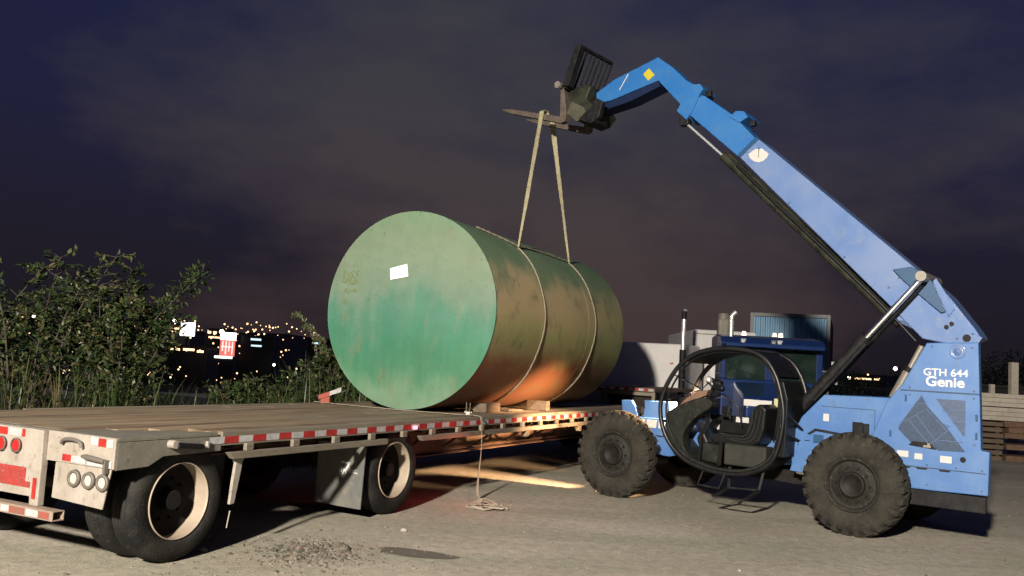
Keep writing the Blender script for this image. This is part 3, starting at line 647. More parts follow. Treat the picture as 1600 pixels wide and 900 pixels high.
# winches / ratchet hooks below rail
for s_ in (6.9, 8.9):
    mb = MB(); mb.box(s_, s_ + .12, -.05, .02, .72, .80); mb.tube([(s_ - .02, -.02, .75), (s_ + .16, -.02, .75)], .02, 8); mb.build('strap_winch', M['rubrail'], TR, .004)
# step up to the gooseneck: riser, upper deck
mb = MB(); mb.box(13.13, 13.17, 0.0, 2.6, .88, 1.30); 
mb2 = MB(); mb2.box(13.12, 13.16, 1.18, 2.58, .90, 1.30); mb2.build('riser_panel', M['cream'], TR, .004)
mb3 = MB(); mb3.box(13.10, 13.17, 1.06, 1.16, .88, 1.32); mb3.box(13.10, 13.17, 0.0, 0.07, .88, 1.32); mb3.box(13.14, 13.17, 0.08, 1.05, 1.24, 1.318); mb3.build('riser_frame', M['rubrail'], TR, .005)
mb = MB(); mb.box(13.3, 13.34, .08, 1.05, .80, 1.24); mb.build('riser_recess', M['frame_dark'], TR)
mb = MB(); mb.box(13.08, 16.0, 0.0, 2.6, 1.322, 1.40); mb.build('upper_deck', M['wood'], TR, .006)
mb = MB()
for i in range(12):
    a = 0.03 + i * .105
    mb.mat(i % 2); mb.add([(13.0765, a, 1.338), (13.0765, a + .105, 1.338), (13.0765, a + .105, 1.388), (13.0765, a, 1.388)], [(0, 1, 2, 3)])
mb.build('upper_tape', [M['tape_white'], M['tape_red']], TR)
mb = MB(); mb.box(13.5, 15.9, .85, 1.75, 1.12, 1.32); mb.build('gooseneck', M['frame_dark'], TR, .01)

# ------------------------------------------------------------------ GREEN TANK
TK = empty('storage_tank', (-1.402, 12.125, 1.045), RZT, 'huge horizontal green steel cylinder tank with rusty side, white label on its end', 'tank')
RT, LT = 1.353, 5.0
def lathe_x(prof, n=128):
    q = MB(); vs = []; fs = []
    for (x, r) in prof:
        for j in range(n):
            t = 2 * PI * j / n; vs.append((x, r * math.cos(t), RT + r * math.sin(t)))
    for i in range(len(prof) - 1):
        for j in range(n): fs.append((i * n + j, (i + 1) * n + j, (i + 1) * n + (j + 1) % n, i * n + (j + 1) % n))
    return q.add(vs, fs, True)
pr = [(0.012, RT), (0.02, RT)]
for xs_ in (1.62, 3.30): pr += [(xs_ - .006, RT), (xs_, RT), (xs_ + .006, RT + .004), (xs_ + .02, RT + .004), (xs_ + .026, RT), (xs_ + .032, RT)]
pr += [(LT - .01, RT), (LT - .002, RT), (LT, RT - .003), (LT, RT - .02)]
lathe_x(pr).build('tank_shell', M['tank_side'], TK)
def rdisc(x):
    q = MB(); n = 128
    q.add([(x, RT * math.cos(2 * PI * j / n) * .999, RT + RT * .999 * math.sin(2 * PI * j / n)) for j in range(n)], [tuple(range(n))]); return q
END = rdisc(0.0).build('tank_end', M['tank_end'], TK)
lathe_x([(0.0, RT * .9985), (-.004, RT + .004), (.02, RT + .004), (.024, RT)], 128).build('end_weld_rim', M['tank_end'], TK)
rdisc(LT).build('tank_end', M['tank_side'], TK)
mb = MB(); mb.add([(-.006, .335, RT + .56), (-.006, .06, RT + .625), (-.006, .03, RT + .455), (-.006, .315, RT + .405)], [(0, 1, 2, 3)])
LBL = mb.build('white_label', mat('fresh_white_label', (1.7, 1.7, 1.7), (1.6, 1.6, 1.6), .5, 0, 30, .3), TK)
mb = MB()
for i in range(3):
    mb.bar((-.008, .28 - i * .01, RT + .56 - i * .04), (-.008, .09, RT + .585 - i * .04), .002, .006)
mb.build('label_print', mat('label_grey_print', (.55, .55, .57), None, .6), LBL)
r_ = random.Random(8); SM_ = mat('worn_stencil', (.16, .22, .10), (.24, .32, .17), .7, 0, 40, .5)      # worn dark stencil blocks
for (yc, zc, n_, w_, h_) in ((1.0, RT + .44, 44, .26, .19), (.99, RT + .24, 10, .2, .05), (1.05, RT + .07, 5, .12, .04)):
    mb = MB()
    for i in range(n_):
        a, b = yc + r_.uniform(-.5, .5) * w_, zc + r_.uniform(-.5, .5) * h_; q = r_.uniform(.008, .022)
        x_ = -.0045 - i * .00004
        mb.add([(x_, a - q, b - q * 1.5), (x_, a + q, b - q * 1.2), (x_, a + q * .9, b + q * 1.4), (x_, a - q, b + q)], [(0, 1, 2, 3)])
    mb.build('stencil_mark', SM_, TK)

def tkw(x, th, r=RT + .016):   # tank-local cylindrical point to world
    t = R(th); p = Vector((x, -r * math.cos(t), RT + r * math.sin(t)))
    return Vector((-1.402, 12.125, 1.045)) + TS * p.x + TW * p.y + Vector((0, 0, p.z))

# ------------------------------------------------------------------ TELEHANDLER (local: x rearwards, y away, z up)
A = Vector((1.547, 12.330, 0)); RZM = math.atan2(-0.62993536, 0.77664757)
MU = Vector((0.77664757, -0.62993536, 0)); MW = Vector((0.62993536, 0.77664757, 0))
def mw(u, wv, z): return A + MU * u + MW * wv + Vector((0, 0, z))
TH = empty('telehandler', A, RZM, 'blue telescopic handler with raised boom and open oval cab beside the trailer', 'telehandler')
# chassis
mb = MB()
mb.prism([(2.30, 1.05), (2.42, 1.30), (2.69, 1.59), (3.44, 1.605), (3.60, 1.62), (3.75, .58), (2.5, .60), (2.31, .63)], .42, 1.95)
CH = mb.build('chassis', M['blue'], TH, .012)
mb = MB(); mb.prism([(-.42, .60), (.46, .58), (.80, .66), (2.5, .66), (2.5, .95), (.9, .95), (.5, 1.10), (-.10, 1.09), (-.42, .95)], .68, 1.62); mb.build('front_frame', M['blue'], TH, .012)
mb = MB(); mb.prism([(2.31, .63), (2.42, 1.0), (2.62, 1.14), (2.95, 1.11), (2.8, .60)], .36, .415); mb.build('side_step_box', M['blue'], TH, .008)
mb = MB(); mb.box(2.60, 2.72, .345, .36, 1.00, 1.10); mb.build('step_tread', M['blue_saddle'], TH, .003)
# control box
mb = MB(); mb.box(3.05, 3.17, .385, .42, 1.10, 1.29); mb.box(3.175, 3.24, .39, .42, 1.08, 1.28); mb.build('control_box', M['black'], TH, .006)
mb = MB(); mb.prism([(2.50, 1.10), (2.60, 1.17), (2.92, 1.14), (2.98, 1.07), (2.8, 1.02)], .40, .419); mb.build('chassis_opening', M['black'], TH)
# rear tower side plate (near)
tower = [(3.87, 2.26), (4.405, 2.28), (4.425, 1.72), (4.445, 1.10), (4.53, 1.09), (4.52, .615), (3.95, .60), (3.72, .60), (3.50, .90), (3.24, 1.02), (3.44, 1.55), (3.63, 1.80)]
mb = MB(); mb.prism(tower, .35, .47); TWR = mb.build('tower_side', M['blue'], TH, .012)
mb = MB(); mb.prism([(3.5, 1.9), (3.70, 1.9), (3.74, .62), (3.2, .62), (3.35, 1.3)], 1.87, 1.98); mb.build('tower_side', M['blue'], TH, .012)
mb = MB(); mb.prism([(3.62, .472), (4.49, .472), (4.47, .53), (3.78, 1.868), (3.1, 1.868), (3.3, .9)], .62, 1.08, 'z'); mb.build('counterweight', M['blue'], TH, .015)
mb = MB(); mb.prism([(3.95, .472), (4.40, .472), (4.38, .52), (3.72, 1.868), (3.35, 1.868)], 1.082, 1.98, 'z'); mb.build('engine_hood', M['blue'], TH, .015)
mb = MB(); mb.prism([(3.62, .36), (4.50, .36), (4.48, .50), (3.80, 1.86), (3.2, 1.86)], .42, .596, 'z'); mb.build('underframe', M['black'], TH, .01)
# seam line and louvres (inset plates set slightly proud, with bars)
for q_ in ((3.60, 4.425, 1.700, 1.715), (3.66, 4.50, .845, .855)):
    mb = MB(); mb.box(q_[0], q_[1], .344, .349, q_[2], q_[3]); mb.build('panel_seam', M['grille'], TWR)
def plate(name, poly, y0, y1, m_, par, bev=0): return MB().prism(poly, y0, y1).build(name, m_, par, bev)
G1 = plate('engine_grille', [(3.83, 1.66), (3.60, 1.31), (3.585, 1.26), (3.74, 1.10), (3.93, 1.10), (4.02, 1.055), (4.29, 1.065), (4.12, 1.29), (3.89, 1.54)], .343, .3495, M['grille'], TWR)
mb = MB()
for p, q in (((3.60, 1.31), (3.87, 1.50)), ((3.70, 1.37), (3.93, 1.10)), ((3.78, 1.43), (4.00, 1.14)), ((3.885, 1.51), (4.11, 1.27)), ((3.93, 1.12), (4.12, 1.29)), ((3.76, 1.57), (3.89, 1.56)), ((4.00, 1.17), (4.27, 1.17))):
    mb.bar((p[0], .3405, p[1]), (q[0], .3405, q[1]), .004, .014, (0, 1, 0))
mb.build('grille_bars', M['blue_pale'], G1)
mb = MB(); r_ = random.Random(2)
for i in range(26):      # fine expanded-mesh wires
    t = i / 26; mb.bar((3.60 + t * .33, .3415, 1.27 + t * -.12), (3.60 + t * .33 + .22, .3415, 1.45 - t * .12), .002, .004, (0, 1, 0)); 
mb.build('grille_wires', M['grille_pale'], G1)
G2 = plate('engine_louvre', [(3.985, 1.63), (4.285, 1.63), (4.285, 1.245), (4.265, 1.245)], .343, .3495, M['grille_pale'], TWR)
mb = MB()
for z, x0 in ((1.51, 4.05), (1.385, 4.16)): mb.bar((x0, .3405, z), (4.29, .3405, z), .004, .02, (0, 1, 0))
mb.build('louvre_bars', M['blue_pale'], G2)
plate('handle_recess', [(3.70, 1.085), (3.745, 1.135), (3.93, 1.13), (4.0, 1.06)], .3385, .3425, M['black'], TWR)
mb = MB(); mb.box(3.86, 3.94, .332, .338, 1.075, 1.10); mb.box(3.90, 3.93, .332, .338, 1.10, 1.125); mb.build('latch', M['steelpale'], TWR, .002)
for a, b, c, d in ((3.575, 3.70, .945, 1.015), (3.765, 3.85, .935, 1.00), (4.035, 4.155, .925, 1.00)):
    mb = MB(); mb.box(a, b, .3455, .3495, c, d); mb.build('warning_sticker', M['white_label'], TWR)
mb = MB()
for a in (3.60, 3.78, 4.02): mb.prism([(a, .845), (a + .13, .845), (a + .11, .825), (a + .02, .825)], .342, .3495)
mb.build('drain_slot', M['black'], TWR)
mb = MB(); mb.lathe_y([(.349, .085), (.338, .082), (.338, .068), (.345, .062), (.345, .045), (.336, .040), (.336, .012), (.330, .01), (.330, .0005)], 4.20, 2.17, 32)
mb.build('pivot_cap', M['blue_pale'], TWR)
rt = (R(90), 0, 0)
text_mesh('model_lettering', 'GTH 644', .115, M['white_text'], TWR, (4.075, .3475, 1.925), rt, .0022, .001, 1.06)
text_mesh('name_lettering', 'Genie', .155, M['white_text'], TWR, (4.07, .3475, 1.82), rt, .0042, .001, 1.09)
# hinges, door latches and fasteners on the panels
for u_, z_ in ((3.66, 1.62), (3.50, 1.20), (4.40, 1.45), (4.40, 1.25)):
    mb = MB(); mb.tube([(u_, .338, z_ - .035), (u_, .338, z_ + .035)], .010, 8); mb.build('hinge', M['blue_saddle'], TWR)
for u_, z_ in ((3.93, 2.22), (4.34, 2.22), (3.70, 1.74), (4.37, 1.74), (4.37, 1.66), (3.70, 1.66), (3.62, .88), (3.9, .88), (4.2, .88), (4.46, .88), (4.46, .66), (3.9, .66), (4.38, 1.15)):
    mb = MB(); mb.tube([(u_, .351, z_), (u_, .341, z_)], .011, 8); mb.build('bolt_head', M['grille_pale'], TWR)
mb = MB(); mb.tube([(4.27, .342, .98), (4.27, .335, .98)], .03, 14); mb.build('key_lock', M['black'], TWR)
for p_ in ([(2.40, .38, .95), (2.52, .37, 1.02), (2.7, .38, .98)], [(3.24, .40, 1.12), (3.35, .39, 1.05), (3.45, .38, 1.0)]):
    mb = MB(); mb.tube(catmull(p_, 5), .012, 7); mb.build('hydraulic_hose', M['blackgloss'], CH)
mb = MB(); mb.box(2.66, 3.30, .4155, .4195, 1.445, 1.452); mb.box(3.296, 3.302, .4155, .4195, 1.12, 1.444); mb.build('panel_seam', M['grille'], CH)
# sticker on chassis
mb = MB(); mb.box(2.69, 2.76, .4155, .4195, 1.27, 1.36); mb.build('warning_sticker', M['white_label'], CH)
mb = MB()
for p in ((2.95, 1.575), (3.2, 1.58), (2.76, 1.55)): mb.tube([(p[0], .418, p[1]), (p[0], .408, p[1])], .009, 8)
mb.build('bolt_heads', M['steelpale'], CH)

# boom: outer tube, middle tube, inner tube with gooseneck
B0, B1 = .85, 1.28
seg1 = [(1.53, 5.03), (1.26, 4.80), (3.33, 2.71), (3.70, 2.33), (4.12, 2.25), (4.33, 2.36), (4.27, 2.46), (3.97, 2.86)]
mb = MB(); mb.prism(seg1, B0, B1)
BM = mb.build('boom', M['blue_pale'], TH, .012)
# the outer third keeps plain blue, without the bright light painted into the tail
mb = MB(); mb.prism([(1.50, 5.02), (1.28, 4.83), (1.245, 4.80), (.39, 5.56), (.345, 5.60), (.62, 5.79), (.67, 5.77), (1.13, 5.42)], B0 + .035, B1 - .035)
B2 = mb.build('boom_middle_section', M['blue_boom'], BM, .01)
mb = MB(); mb.prism([(1.50, 5.06), (1.545, 5.02), (1.275, 4.785), (1.235, 4.83)], B0 - .012, B1 + .012); mb.build('boom_collar', M['blue_saddle'], BM, .006)
mb = MB(); mb.prism([(1.24, 5.30), (1.36, 5.36), (1.30, 5.45), (1.18, 5.47), (1.08, 5.40)], B0 + .01, B1 - .01); mb.prism([(.60, 5.80), (.66, 5.87), (.60, 5.95), (.47, 5.96), (.42, 5.88), (.24, 5.60), (.40, 5.45), (.50, 5.56)], B0 + .01, B1 - .01)
mb.build('boom_collar', M['blue_boom'], BM)
mb = MB(); mb.box(1.36, 1.43, B0 + .08, B0 + .16, 5.25, 5.33); mb.box(.66, .74, B0 + .08, B0 + .16, 5.77, 5.86); mb.build('boom_bolt_block', M['black'], BM, .006)
seg3 = [(.62, 5.88), (.35, 6.06), (.11, 6.30), (-.15, 6.50), (-.20, 6.48), (-.91, 6.27), (-1.24, 6.10), (-1.22, 5.92), (-.95, 5.94), (-.12, 6.13), (-.08, 6.08), (.20, 5.78), (.35, 5.62)]
mb = MB(); mb.prism(seg3, B0 + .05, B1 - .05); B3 = mb.build('boom_head', M['blue_boom'], BM, .012)
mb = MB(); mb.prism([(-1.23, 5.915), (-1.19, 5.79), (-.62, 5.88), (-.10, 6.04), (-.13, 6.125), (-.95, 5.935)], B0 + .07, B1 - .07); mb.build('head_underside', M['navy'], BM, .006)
plate('yellow_diamond_sticker', [(-.385, 6.265), (-.29, 6.345), (-.185, 6.225), (-.29, 6.15)], B0 + .044, B0 + .0495, M['yellow'], B3)
plate('pale_stripe', [(-.81, 6.08), (-.795, 6.08), (-.645, 6.31), (-.66, 6.315)], B0 + .044, B0 + .0495, M['white_label'], B3)
# angle indicator: a fan with a needle
fpts = [(1.395, 4.825), (1.50, 4.892), (1.545, 4.875), (1.585, 4.888), (1.69, 4.80), (1.665, 4.745), (1.61, 4.705), (1.55, 4.695), (1.48, 4.715), (1.425, 4.76)]
FN = plate('angle_gauge', fpts, B0 - .006, B0 - .0005, M['white_label'], BM)
mb = MB(); mb.bar((1.55, B0 - .009, 4.90), (1.545, B0 - .009, 4.76), .004, .012, (0, 1, 0)); mb.build('gauge_needle', M['black'], FN)
# saddle bracket that carries the lift rod
sad = [(3.35, 3.17), (3.56, 3.20), (3.76, 3.10), (3.81, 2.99), (3.955, 2.655), (3.91, 2.64), (3.66, 2.86), (3.46, 3.05)]
for y0 in (B0 - .045, B1 + .012):
    mb = MB(); mb.prism(sad, y0, y0 + .033); mb.build('saddle_bracket', M['blue_saddle'], BM, .006)
mb = MB(); mb.prism([(3.81, 3.02), (3.99, 2.60), (4.06, 2.70), (3.845, 3.06)], B0 - .03, B0 + .0); mb.build('saddle_web', M['blue_pale'], BM, .004)
mb = MB(); mb.prism([(3.34, 2.68), (3.38, 2.55), (3.58, 2.56), (3.62, 2.42), (3.40, 2.62)], B0 + .005, B0 + .1); mb.build('boom_lug', M['blue_pale'], BM, .006)
mb = MB(); mb.tube([(3.73, .60, 3.06), (3.73, B1 + .08, 3.06)], .062, 18); mb.build('saddle_pin', M['steelpale'], BM, .004)
mb = MB()
for u_, z_ in ((3.965, 2.475), (4.02, 2.515)): mb.tube([(u_, B0 - .012, z_), (u_, B0 + .01, z_)], .027, 16)
mb.tube([(4.185, B0 - .014, 2.35), (4.185, B0 + .01, 2.35)], .045, 20); mb.build('boom_pin', M['black'], BM)
mb = MB(); mb.prism([(4.03, 2.25), (4.15, 2.46), (4.35, 2.36), (4.30, 2.28), (4.12, 2.24)], B0 - .008, B0 - .001); mb.build('pivot_plate', M['blue_pale'], BM, .003)
# pipes under the boom
mb = MB(); mb.tube([(.98, B0 + .08, 4.86), (3.42, B0 + .08, 2.50)], .062, 14); mb.tube([(1.0, B0 + .2, 4.90), (3.42, B0 + .2, 2.53)], .045, 12); mb.build('extend_cylinder', M['olive_black'], BM)
mb = MB(); mb.tube([(.36, B0 + .08, 5.42), (1.0, B0 + .08, 4.84)], .018, 10); mb.build('extend_rod', M['chrome'], BM)
mb = MB(); mb.box(.27, .42, B0 + .03, B0 + .16, 5.38, 5.55); mb.build('rod_clamp', M['black'], BM, .01)
for u_, z_ in ((3.30, 2.95), (3.42, 3.07), (4.25, 2.40), (4.08, 2.34), (1.36, 4.86), (1.50, 4.99), (2.0, 4.1), (2.75, 3.35)):
    mb = MB(); mb.tube([(u_, B0 - .008, z_), (u_, B0 + .01, z_)], .014, 8); mb.build('bolt_head', M['grille_pale'], BM)
hose = catmull([(1.2, B0 - .03, 4.72), (1.8, B0 - .03, 4.12), (2.5, B0 - .03, 3.45), (3.2, B0 - .02, 2.76), (3.6, B0 - .02, 2.33)], 6)
mb = MB(); mb.tube([(p.x + .03, p.y, p.z - .03) for p in hose], .016, 8); mb.build('hydraulic_hose', M['blackgloss'], BM)
# lift cylinder
mb = MB(); mb.tube([(2.18, .70, 1.26), (3.06, .70, 2.28)], .078, 20); mb.tube([(3.0, .70, 2.21), (3.10, .70, 2.325)], .088, 20); LC = mb.build('lift_cylinder', M['black'], TH)
mb = MB(); mb.tube([(3.08, .70, 2.30), (3.73, .70, 3.06)], .036, 18); mb.build('lift_rod', mat('polished_rod', (.85, .85, .85), None, .3, 1.0), LC)
mb = MB(); mb.tube([(2.50, .60, 1.50), (3.12, .60, 2.24)], .022, 8); mb.tube([(2.20, .82, 1.24), (3.10, .82, 2.29), (3.72, .82, 3.02)], .05, 14); mb.build('lift_hose_pipe', M['black'], LC)
# compensating cylinder
mb = MB(); mb.tube([(3.34, 1.0, 1.60), (3.52, 1.0, 1.96)], .058, 18); CC = mb.build('compensating_cylinder', M['steelpale'], TH)
mb = MB(); mb.tube([(3.52, 1.0, 1.96), (3.66, 1.0, 2.25)], .036, 14); mb.build('compensating_rod', M['steelpale'], CC)
mb = MB(); mb.tube([(3.50, 1.0, 1.93), (3.53, 1.0, 1.985)], .064, 16); mb.build('gland_ring', M['hub_dark'], CC)

# wheels
def tele_wheel(u, y0, d):
    """y0 is the outer face; d=+1 when the wheel body lies on its +y side"""
    root = MB(); cz = .585; RR = .56; W_ = .33
    def y_(t): return y0 + d * t
    pr = [(.055, .300), (.028, .318), (.010, .37), (.004, .44), (.018, .50), (.05, RR - .012), (.10, RR), (W_ - .10, RR), (W_ - .05, RR - .012), (W_ - .018, .50), (W_ - .004, .44), (W_ - .01, .37), (W_ - .028, .318), (W_ - .055, .30)]
    root.lathe_y([(y_(a), r) for a, r in pr], 0, 0, 72)
    nl = 26
    for side_ in (0, 1):
        for k in range(nl):
            a0 = 2 * PI * (k + .5 * side_) / nl; sweep = .16
            def pt(t, ang, r): return (r * math.cos(ang), y_(t if side_ == 0 else W_ - t), r * math.sin(ang))
            hw = .062; vs = []
            for t, r0, r1, sh in ((.006, .455, .49, 0.0), (.035, RR - .03, RR + .018, 0.02), (.09, RR - .02, RR + .036, .06), (.19, RR - .02, RR + .040, sweep)):
                for ang in (a0 + sh - hw, a0 + sh + hw): vs += [pt(t, ang, r0), pt(t, ang, r1)]
            fs = []
            for i in range(3):
                o = i * 4; fs += [(o + 1, o + 3, o + 7, o + 5), (o, o + 4, o + 5, o + 1), (o + 2, o + 3, o + 7, o + 6), (o, o + 2, o + 6, o + 4)]
            fs += [(0, 1, 3, 2), (12, 14, 15, 13)]
            root.add(vs, fs)
    ty = root.build('tyre', M['rubber'], TH, loc=(u, 0, cz))
    mb = MB(); mb.lathe_y([(y_(a), r) for a, r in ((.05, .304), (.022, .312), (.018, .300), (.04, .282), (.085, .268), (.095, .255), (.075, .235), (.065, .15), (.06, .148))], 0, 0, 56)
    rm = mb.build('wheel_disc', M['rim_dirty'], ty)
    mb = MB(); mb.lathe_y([(y_(a), r) for a, r in ((.06, .150), (.03, .145), (.025, .12), (.05, .10), (.05, .0005))], 0, 0, 40); mb.build('hub', M['hub_dark'], rm)
    mb = MB()
    for k in range(10):
        a = 2 * PI * k / 10; mb.tube([(.195 * math.cos(a), y_(.075), .195 * math.sin(a)), (.195 * math.cos(a), y_(.045), .195 * math.sin(a))], .014, 6)
    mb.build('wheel_nuts', M['hub_dark'], rm)
for u in (-0.07, 3.17):
    tele_wheel(u, 0.0, 1); tele_wheel(u, 2.34, -1)
    mb = MB(); mb.tube([(u, .30, .575), (u, 2.04, .575)], .10, 16); mb.tube([(u, 1.0, .575), (u, 1.35, .575)], .2, 18); mb.build('axle', M['black'], TH)
# front brackets
for y0 in (.70, 1.35):
    mb = MB(); mb.prism([(-.34, 1.09), (-.37, 1.31), (-.20, 1.32), (-.12, 1.20), (-.08, 1.09)], y0, y0 + .05); mb.build('front_bracket', M['blue'], TH, .008)
mb = MB(); mb.prism([(.0, 1.09), (.02, 1.26), (.11, 1.33), (.42, 1.34), (.44, 1.09)], .70, .92); mb.build('front_tank_box', M['blue'], TH, .01)
mb = MB(); mb.prism([(-.34, 1.09), (-.34, 1.2), (.0, 1.2), (.0, 1.09)], 1.2, 1.3); mb.build('front_cross_tube', M['black'], TH, .008)
for a, b in ((-.07, .045), (.08, .235), (.27, .37)):
    mb = MB(); mb.box(a, b, .674, .679, .955, 1.065); mb.build('warning_sticker', M['white_label'], TH)
mb = MB(); mb.prism([(.22, .86), (.36, .855), (.36, .84), (.28, .835)], .674, .679); mb.build('frame_slot', M['black'], TH)

# cab
ring = [(0.62, 1.25), (0.64, 1.42), (0.72, 1.62), (0.87, 1.84), (1.08, 2.0), (1.35, 2.085), (1.66, 2.10), (1.92, 2.06), (2.09, 1.96), (2.21, 1.78), (2.28, 1.57), (2.32, 1.34), (2.3, 1.07), (2.23, 0.81), (2.1, 0.66), (1.89, 0.56), (1.64, 0.52), (1.33, 0.54), (1.0, 0.64), (0.78, 0.82), (0.66, 1.04)]
rs = catmull([(a, 0, b) for a, b in ring], 4, True)
CABF = MB().tube([(p.x, .085, p.z) for p in rs], .030, 12, True).build('cab_ring', M['blackgloss'], TH)
MB().tube([(1.47 + (p.x - 1.47) * .93, .14, 1.31 + (p.z - 1.31) * .945) for p in rs], .014, 10, True).build('door_seal_ring', M['plastic_dark'], CABF)
MB().tube([(p.x, .93, p.z) for p in rs], .032, 12, True).build('cab_ring', M['blackgloss'], TH)
# roof panel and its front edge
def arc(i0, i1): return [ (rs[i % len(rs)].x, rs[i % len(rs)].z) for i in range(i0, i1 + 1)]
rf_ = arc(14, 36)
def strip(pts, y0, y1, th, name, m_, par, bev=.004):
    q = MB(); n_ = len(pts); cx, cz = 1.47, 1.31
    inn = [(cx + (a - cx) * (1 - th / .8), cz + (b - cz) * (1 - th / .8)) for a, b in pts]
    q.prism(pts + inn[::-1], y0, y1); return q.build(name, m_, par)
strip(rf_, .12, .91, .045, 'cab_roof', M['plastic_dark'], TH)
strip(arc(37, 53), .55, .91, .05, 'cab_rear_wall', M['plastic_dark'], TH)
strip(arc(37, 46), .12, .53, .05, 'cab_rear_wall', M['plastic_dark'], TH)
strip(arc(51, 78), .12, .90, .05, 'cab_floor', M['plastic'], TH)
mb = MB(); mb.prism([(2.22, .80), (2.34, .8), (2.36, 1.5), (2.30, 1.72), (2.24, 1.72)], .1, .62); mb.build('rear_cab_guard', M['plastic_dark'], TH, .01)
mb = MB(); mb.box(.85, 2.15, .86, .90, .62, .98); mb.build('cab_far_panel', M['plastic_dark'], TH)
# front fender / dash moulding
dash = [(.655, 1.17), (.87, 1.335), (1.16, 1.445), (1.30, 1.42), (1.31, 1.33), (1.12, 1.20), (.98, 1.04), (.92, .90), (.97, .74), (1.15, .62), (1.02, .60), (.86, .68), (.72, .85)]
mb = MB(); mb.prism([(p.x, p.z) for p in catmull([(a, 0, b) for a, b in dash], 3, True)], .17, .36); mb.build('dash_moulding', M['plastic'], TH, .03, seg=3)
mb = MB(); mb.prism([(.98, .9), (1.03, .74), (1.14, .68), (1.20, .75), (1.10, .95), (1.2, 1.15), (1.12, 1.16)], .45, .80); mb.build('pedal_box', M['plastic_dark'], TH, .02)
mb = MB(); mb.prism([(.70, 1.22), (.86, 1.36), (1.13, 1.47), (1.16, 1.55), (1.0, 1.52), (.84, 1.42), (.72, 1.30)], .38, .50); mb.build('lamplit_side_panel', M['lamplit_panel'], TH, .01)  # panel coloured as if lit by the warm lamp
mb = MB(); mb.tube([(1.02, .5, 1.28), (1.20, .5, 1.62)], .028, 10); mb.tube(catmull([(1.2 + .15 * math.cos(t) * .72, .5 + .17 * math.sin(t), 1.63 - .15 * math.cos(t) * .55) for t in [2 * PI * k / 16 for k in range(16)]], 2, True), .014, 8, True)
mb.bar((1.11, .5, 1.70), (1.31, .5, 1.55), .03, .015); mb.build('steering_wheel', M['plastic_dark'], TH)
mb = MB(); mb.tube([(1.19, .73, 1.64), (1.085, .73, 1.64)], [.04, .065], 18); WK = mb.build('work_lamp', M['plastic_dark'], TH)
mb = MB(); mb.tube([(1.083, .73, 1.64), (1.08, .73, 1.64)], .055, 18); mb.build('lamp_glass', mat('lit_work_lamp_glass', (1, .8, .6), None, .3, emit=(1, .6, .3), estr=12), WK)
mb = MB(); mb.tube([(1.38, .62, 1.18), (1.36, .62, 1.36)], .012, 8); mb.tube([(1.36, .62, 1.35), (1.355, .62, 1.42)], .022, 10); mb.tube([(1.52, .66, 1.10), (1.50, .66, 1.31)], .010, 8); mb.tube([(1.50, .66, 1.30), (1.50, .66, 1.34)], .018, 10); mb.build('control_lever', M['plastic_dark'], TH)
for p_ in ([(1.12, .52, 1.30), (1.2, .5, 1.42), (1.32, .55, 1.46), (1.40, .6, 1.32)], [(1.05, .6, 1.42), (1.25, .62, 1.50), (1.46, .64, 1.36), (1.5, .66, 1.2)], [(2.12, .3, .95), (2.18, .25, 1.3), (2.16, .3, 1.62), (2.02, .4, 1.85)]):
    mb = MB(); mb.tube(catmull(p_, 5), .010, 7); mb.build('cab_cable', M['blackgloss'], TH)
mb = MB(); mb.box(1.26, 1.36, .60, .70, 1.20, 1.34); mb.tube([(1.31, .598, 1.28), (1.31, .585, 1.28)], .03, 12); mb.build('gauge_box', M['plastic_dark'], TH, .01)
for p_, q_ in (((2.32, .09, 1.35), (2.44, .45, 1.12)), ((2.30, .09, 1.12), (2.42, .45, .98)), ((1.0, .09, 1.97), (1.02, .93, 1.97)), ((1.9, .09, 2.07), (1.9, .93, 2.07)), ((.66, .09, 1.10), (.66, .93, 1.10))):
    mb = MB(); mb.tube([p_, q_], .018, 9); mb.build('cab_brace', M['blackgloss'], TH)
mb = MB(); mb.bar((1.18, .17, .60), (1.20, .17, .93), .03, .03); mb.bar((1.47, .15, .60), (1.49, .15, .90), .03, .05); mb.build('cab_step_post', M['plastic_dark'], TH)
# work lamp seen through the cab
mb = MB(); mb.lathe_y([(.0, .0005), (.0, .045), (.05, .055), (.09, .02), (.09, .0005)], 1.16, 1.66, 20); mb.build('cab_mirror', M['chrome'], TH, loc=(0, .33, .02))
mb = MB(); mb.tube([(.80, .11, 1.72), (.96, .60, 1.55), (1.14, .40, 1.63)], .010, 8); mb.tube([(.70, .10, 1.38), (.90, .60, 1.54)], .009, 8); mb.build('mirror_stay', M['blackgloss'], TH)
# seat
mb = MB(); mb.prism([(1.22, .93), (1.28, 1.0), (1.62, .985), (1.74, .99), (1.80, 1.10), (1.84, 1.38), (1.93, 1.42), (2.01, 1.36), (1.99, 1.10), (1.93, .92), (1.80, .86), (1.3, .86)], .30, .74)
SE = mb.build('seat', M['plastic_dark'], TH, .03, seg=3)
mb = MB()
for i in range(3): mb.tube(catmull([(1.40 + .05 * i, .292, 1.0 - .03 * i), (1.70 + .04 * i, .292, .985 - .03 * i), (1.79 + .05 * i, .292, 1.08 - .02 * i), (1.845 + .05 * i, .292, 1.34)], 4), .012, 8)
mb.build('seat_piping', M['plastic'], SE)
mb = MB(); mb.box(1.52, 2.08, .16, .42, .62, .89); mb.build('battery_box', M['floorgrey'], TH, .025, seg=3)
mb = MB(); mb.prism([(1.12, .64), (1.46, .60), (1.46, .86), (1.16, .86)], .22, .5); mb.build('seat_base', M['plastic'], TH, .02)
mb = MB(); mb.box(.89, 1.17, .735, .745, 1.02, 1.105); mb.build('white_plate', M['white_label'], TH)
mb = MB(); mb.box(1.50, 1.89, .755, .765, 1.37, 1.455); mb.build('white_plate', M['white_label'], TH)
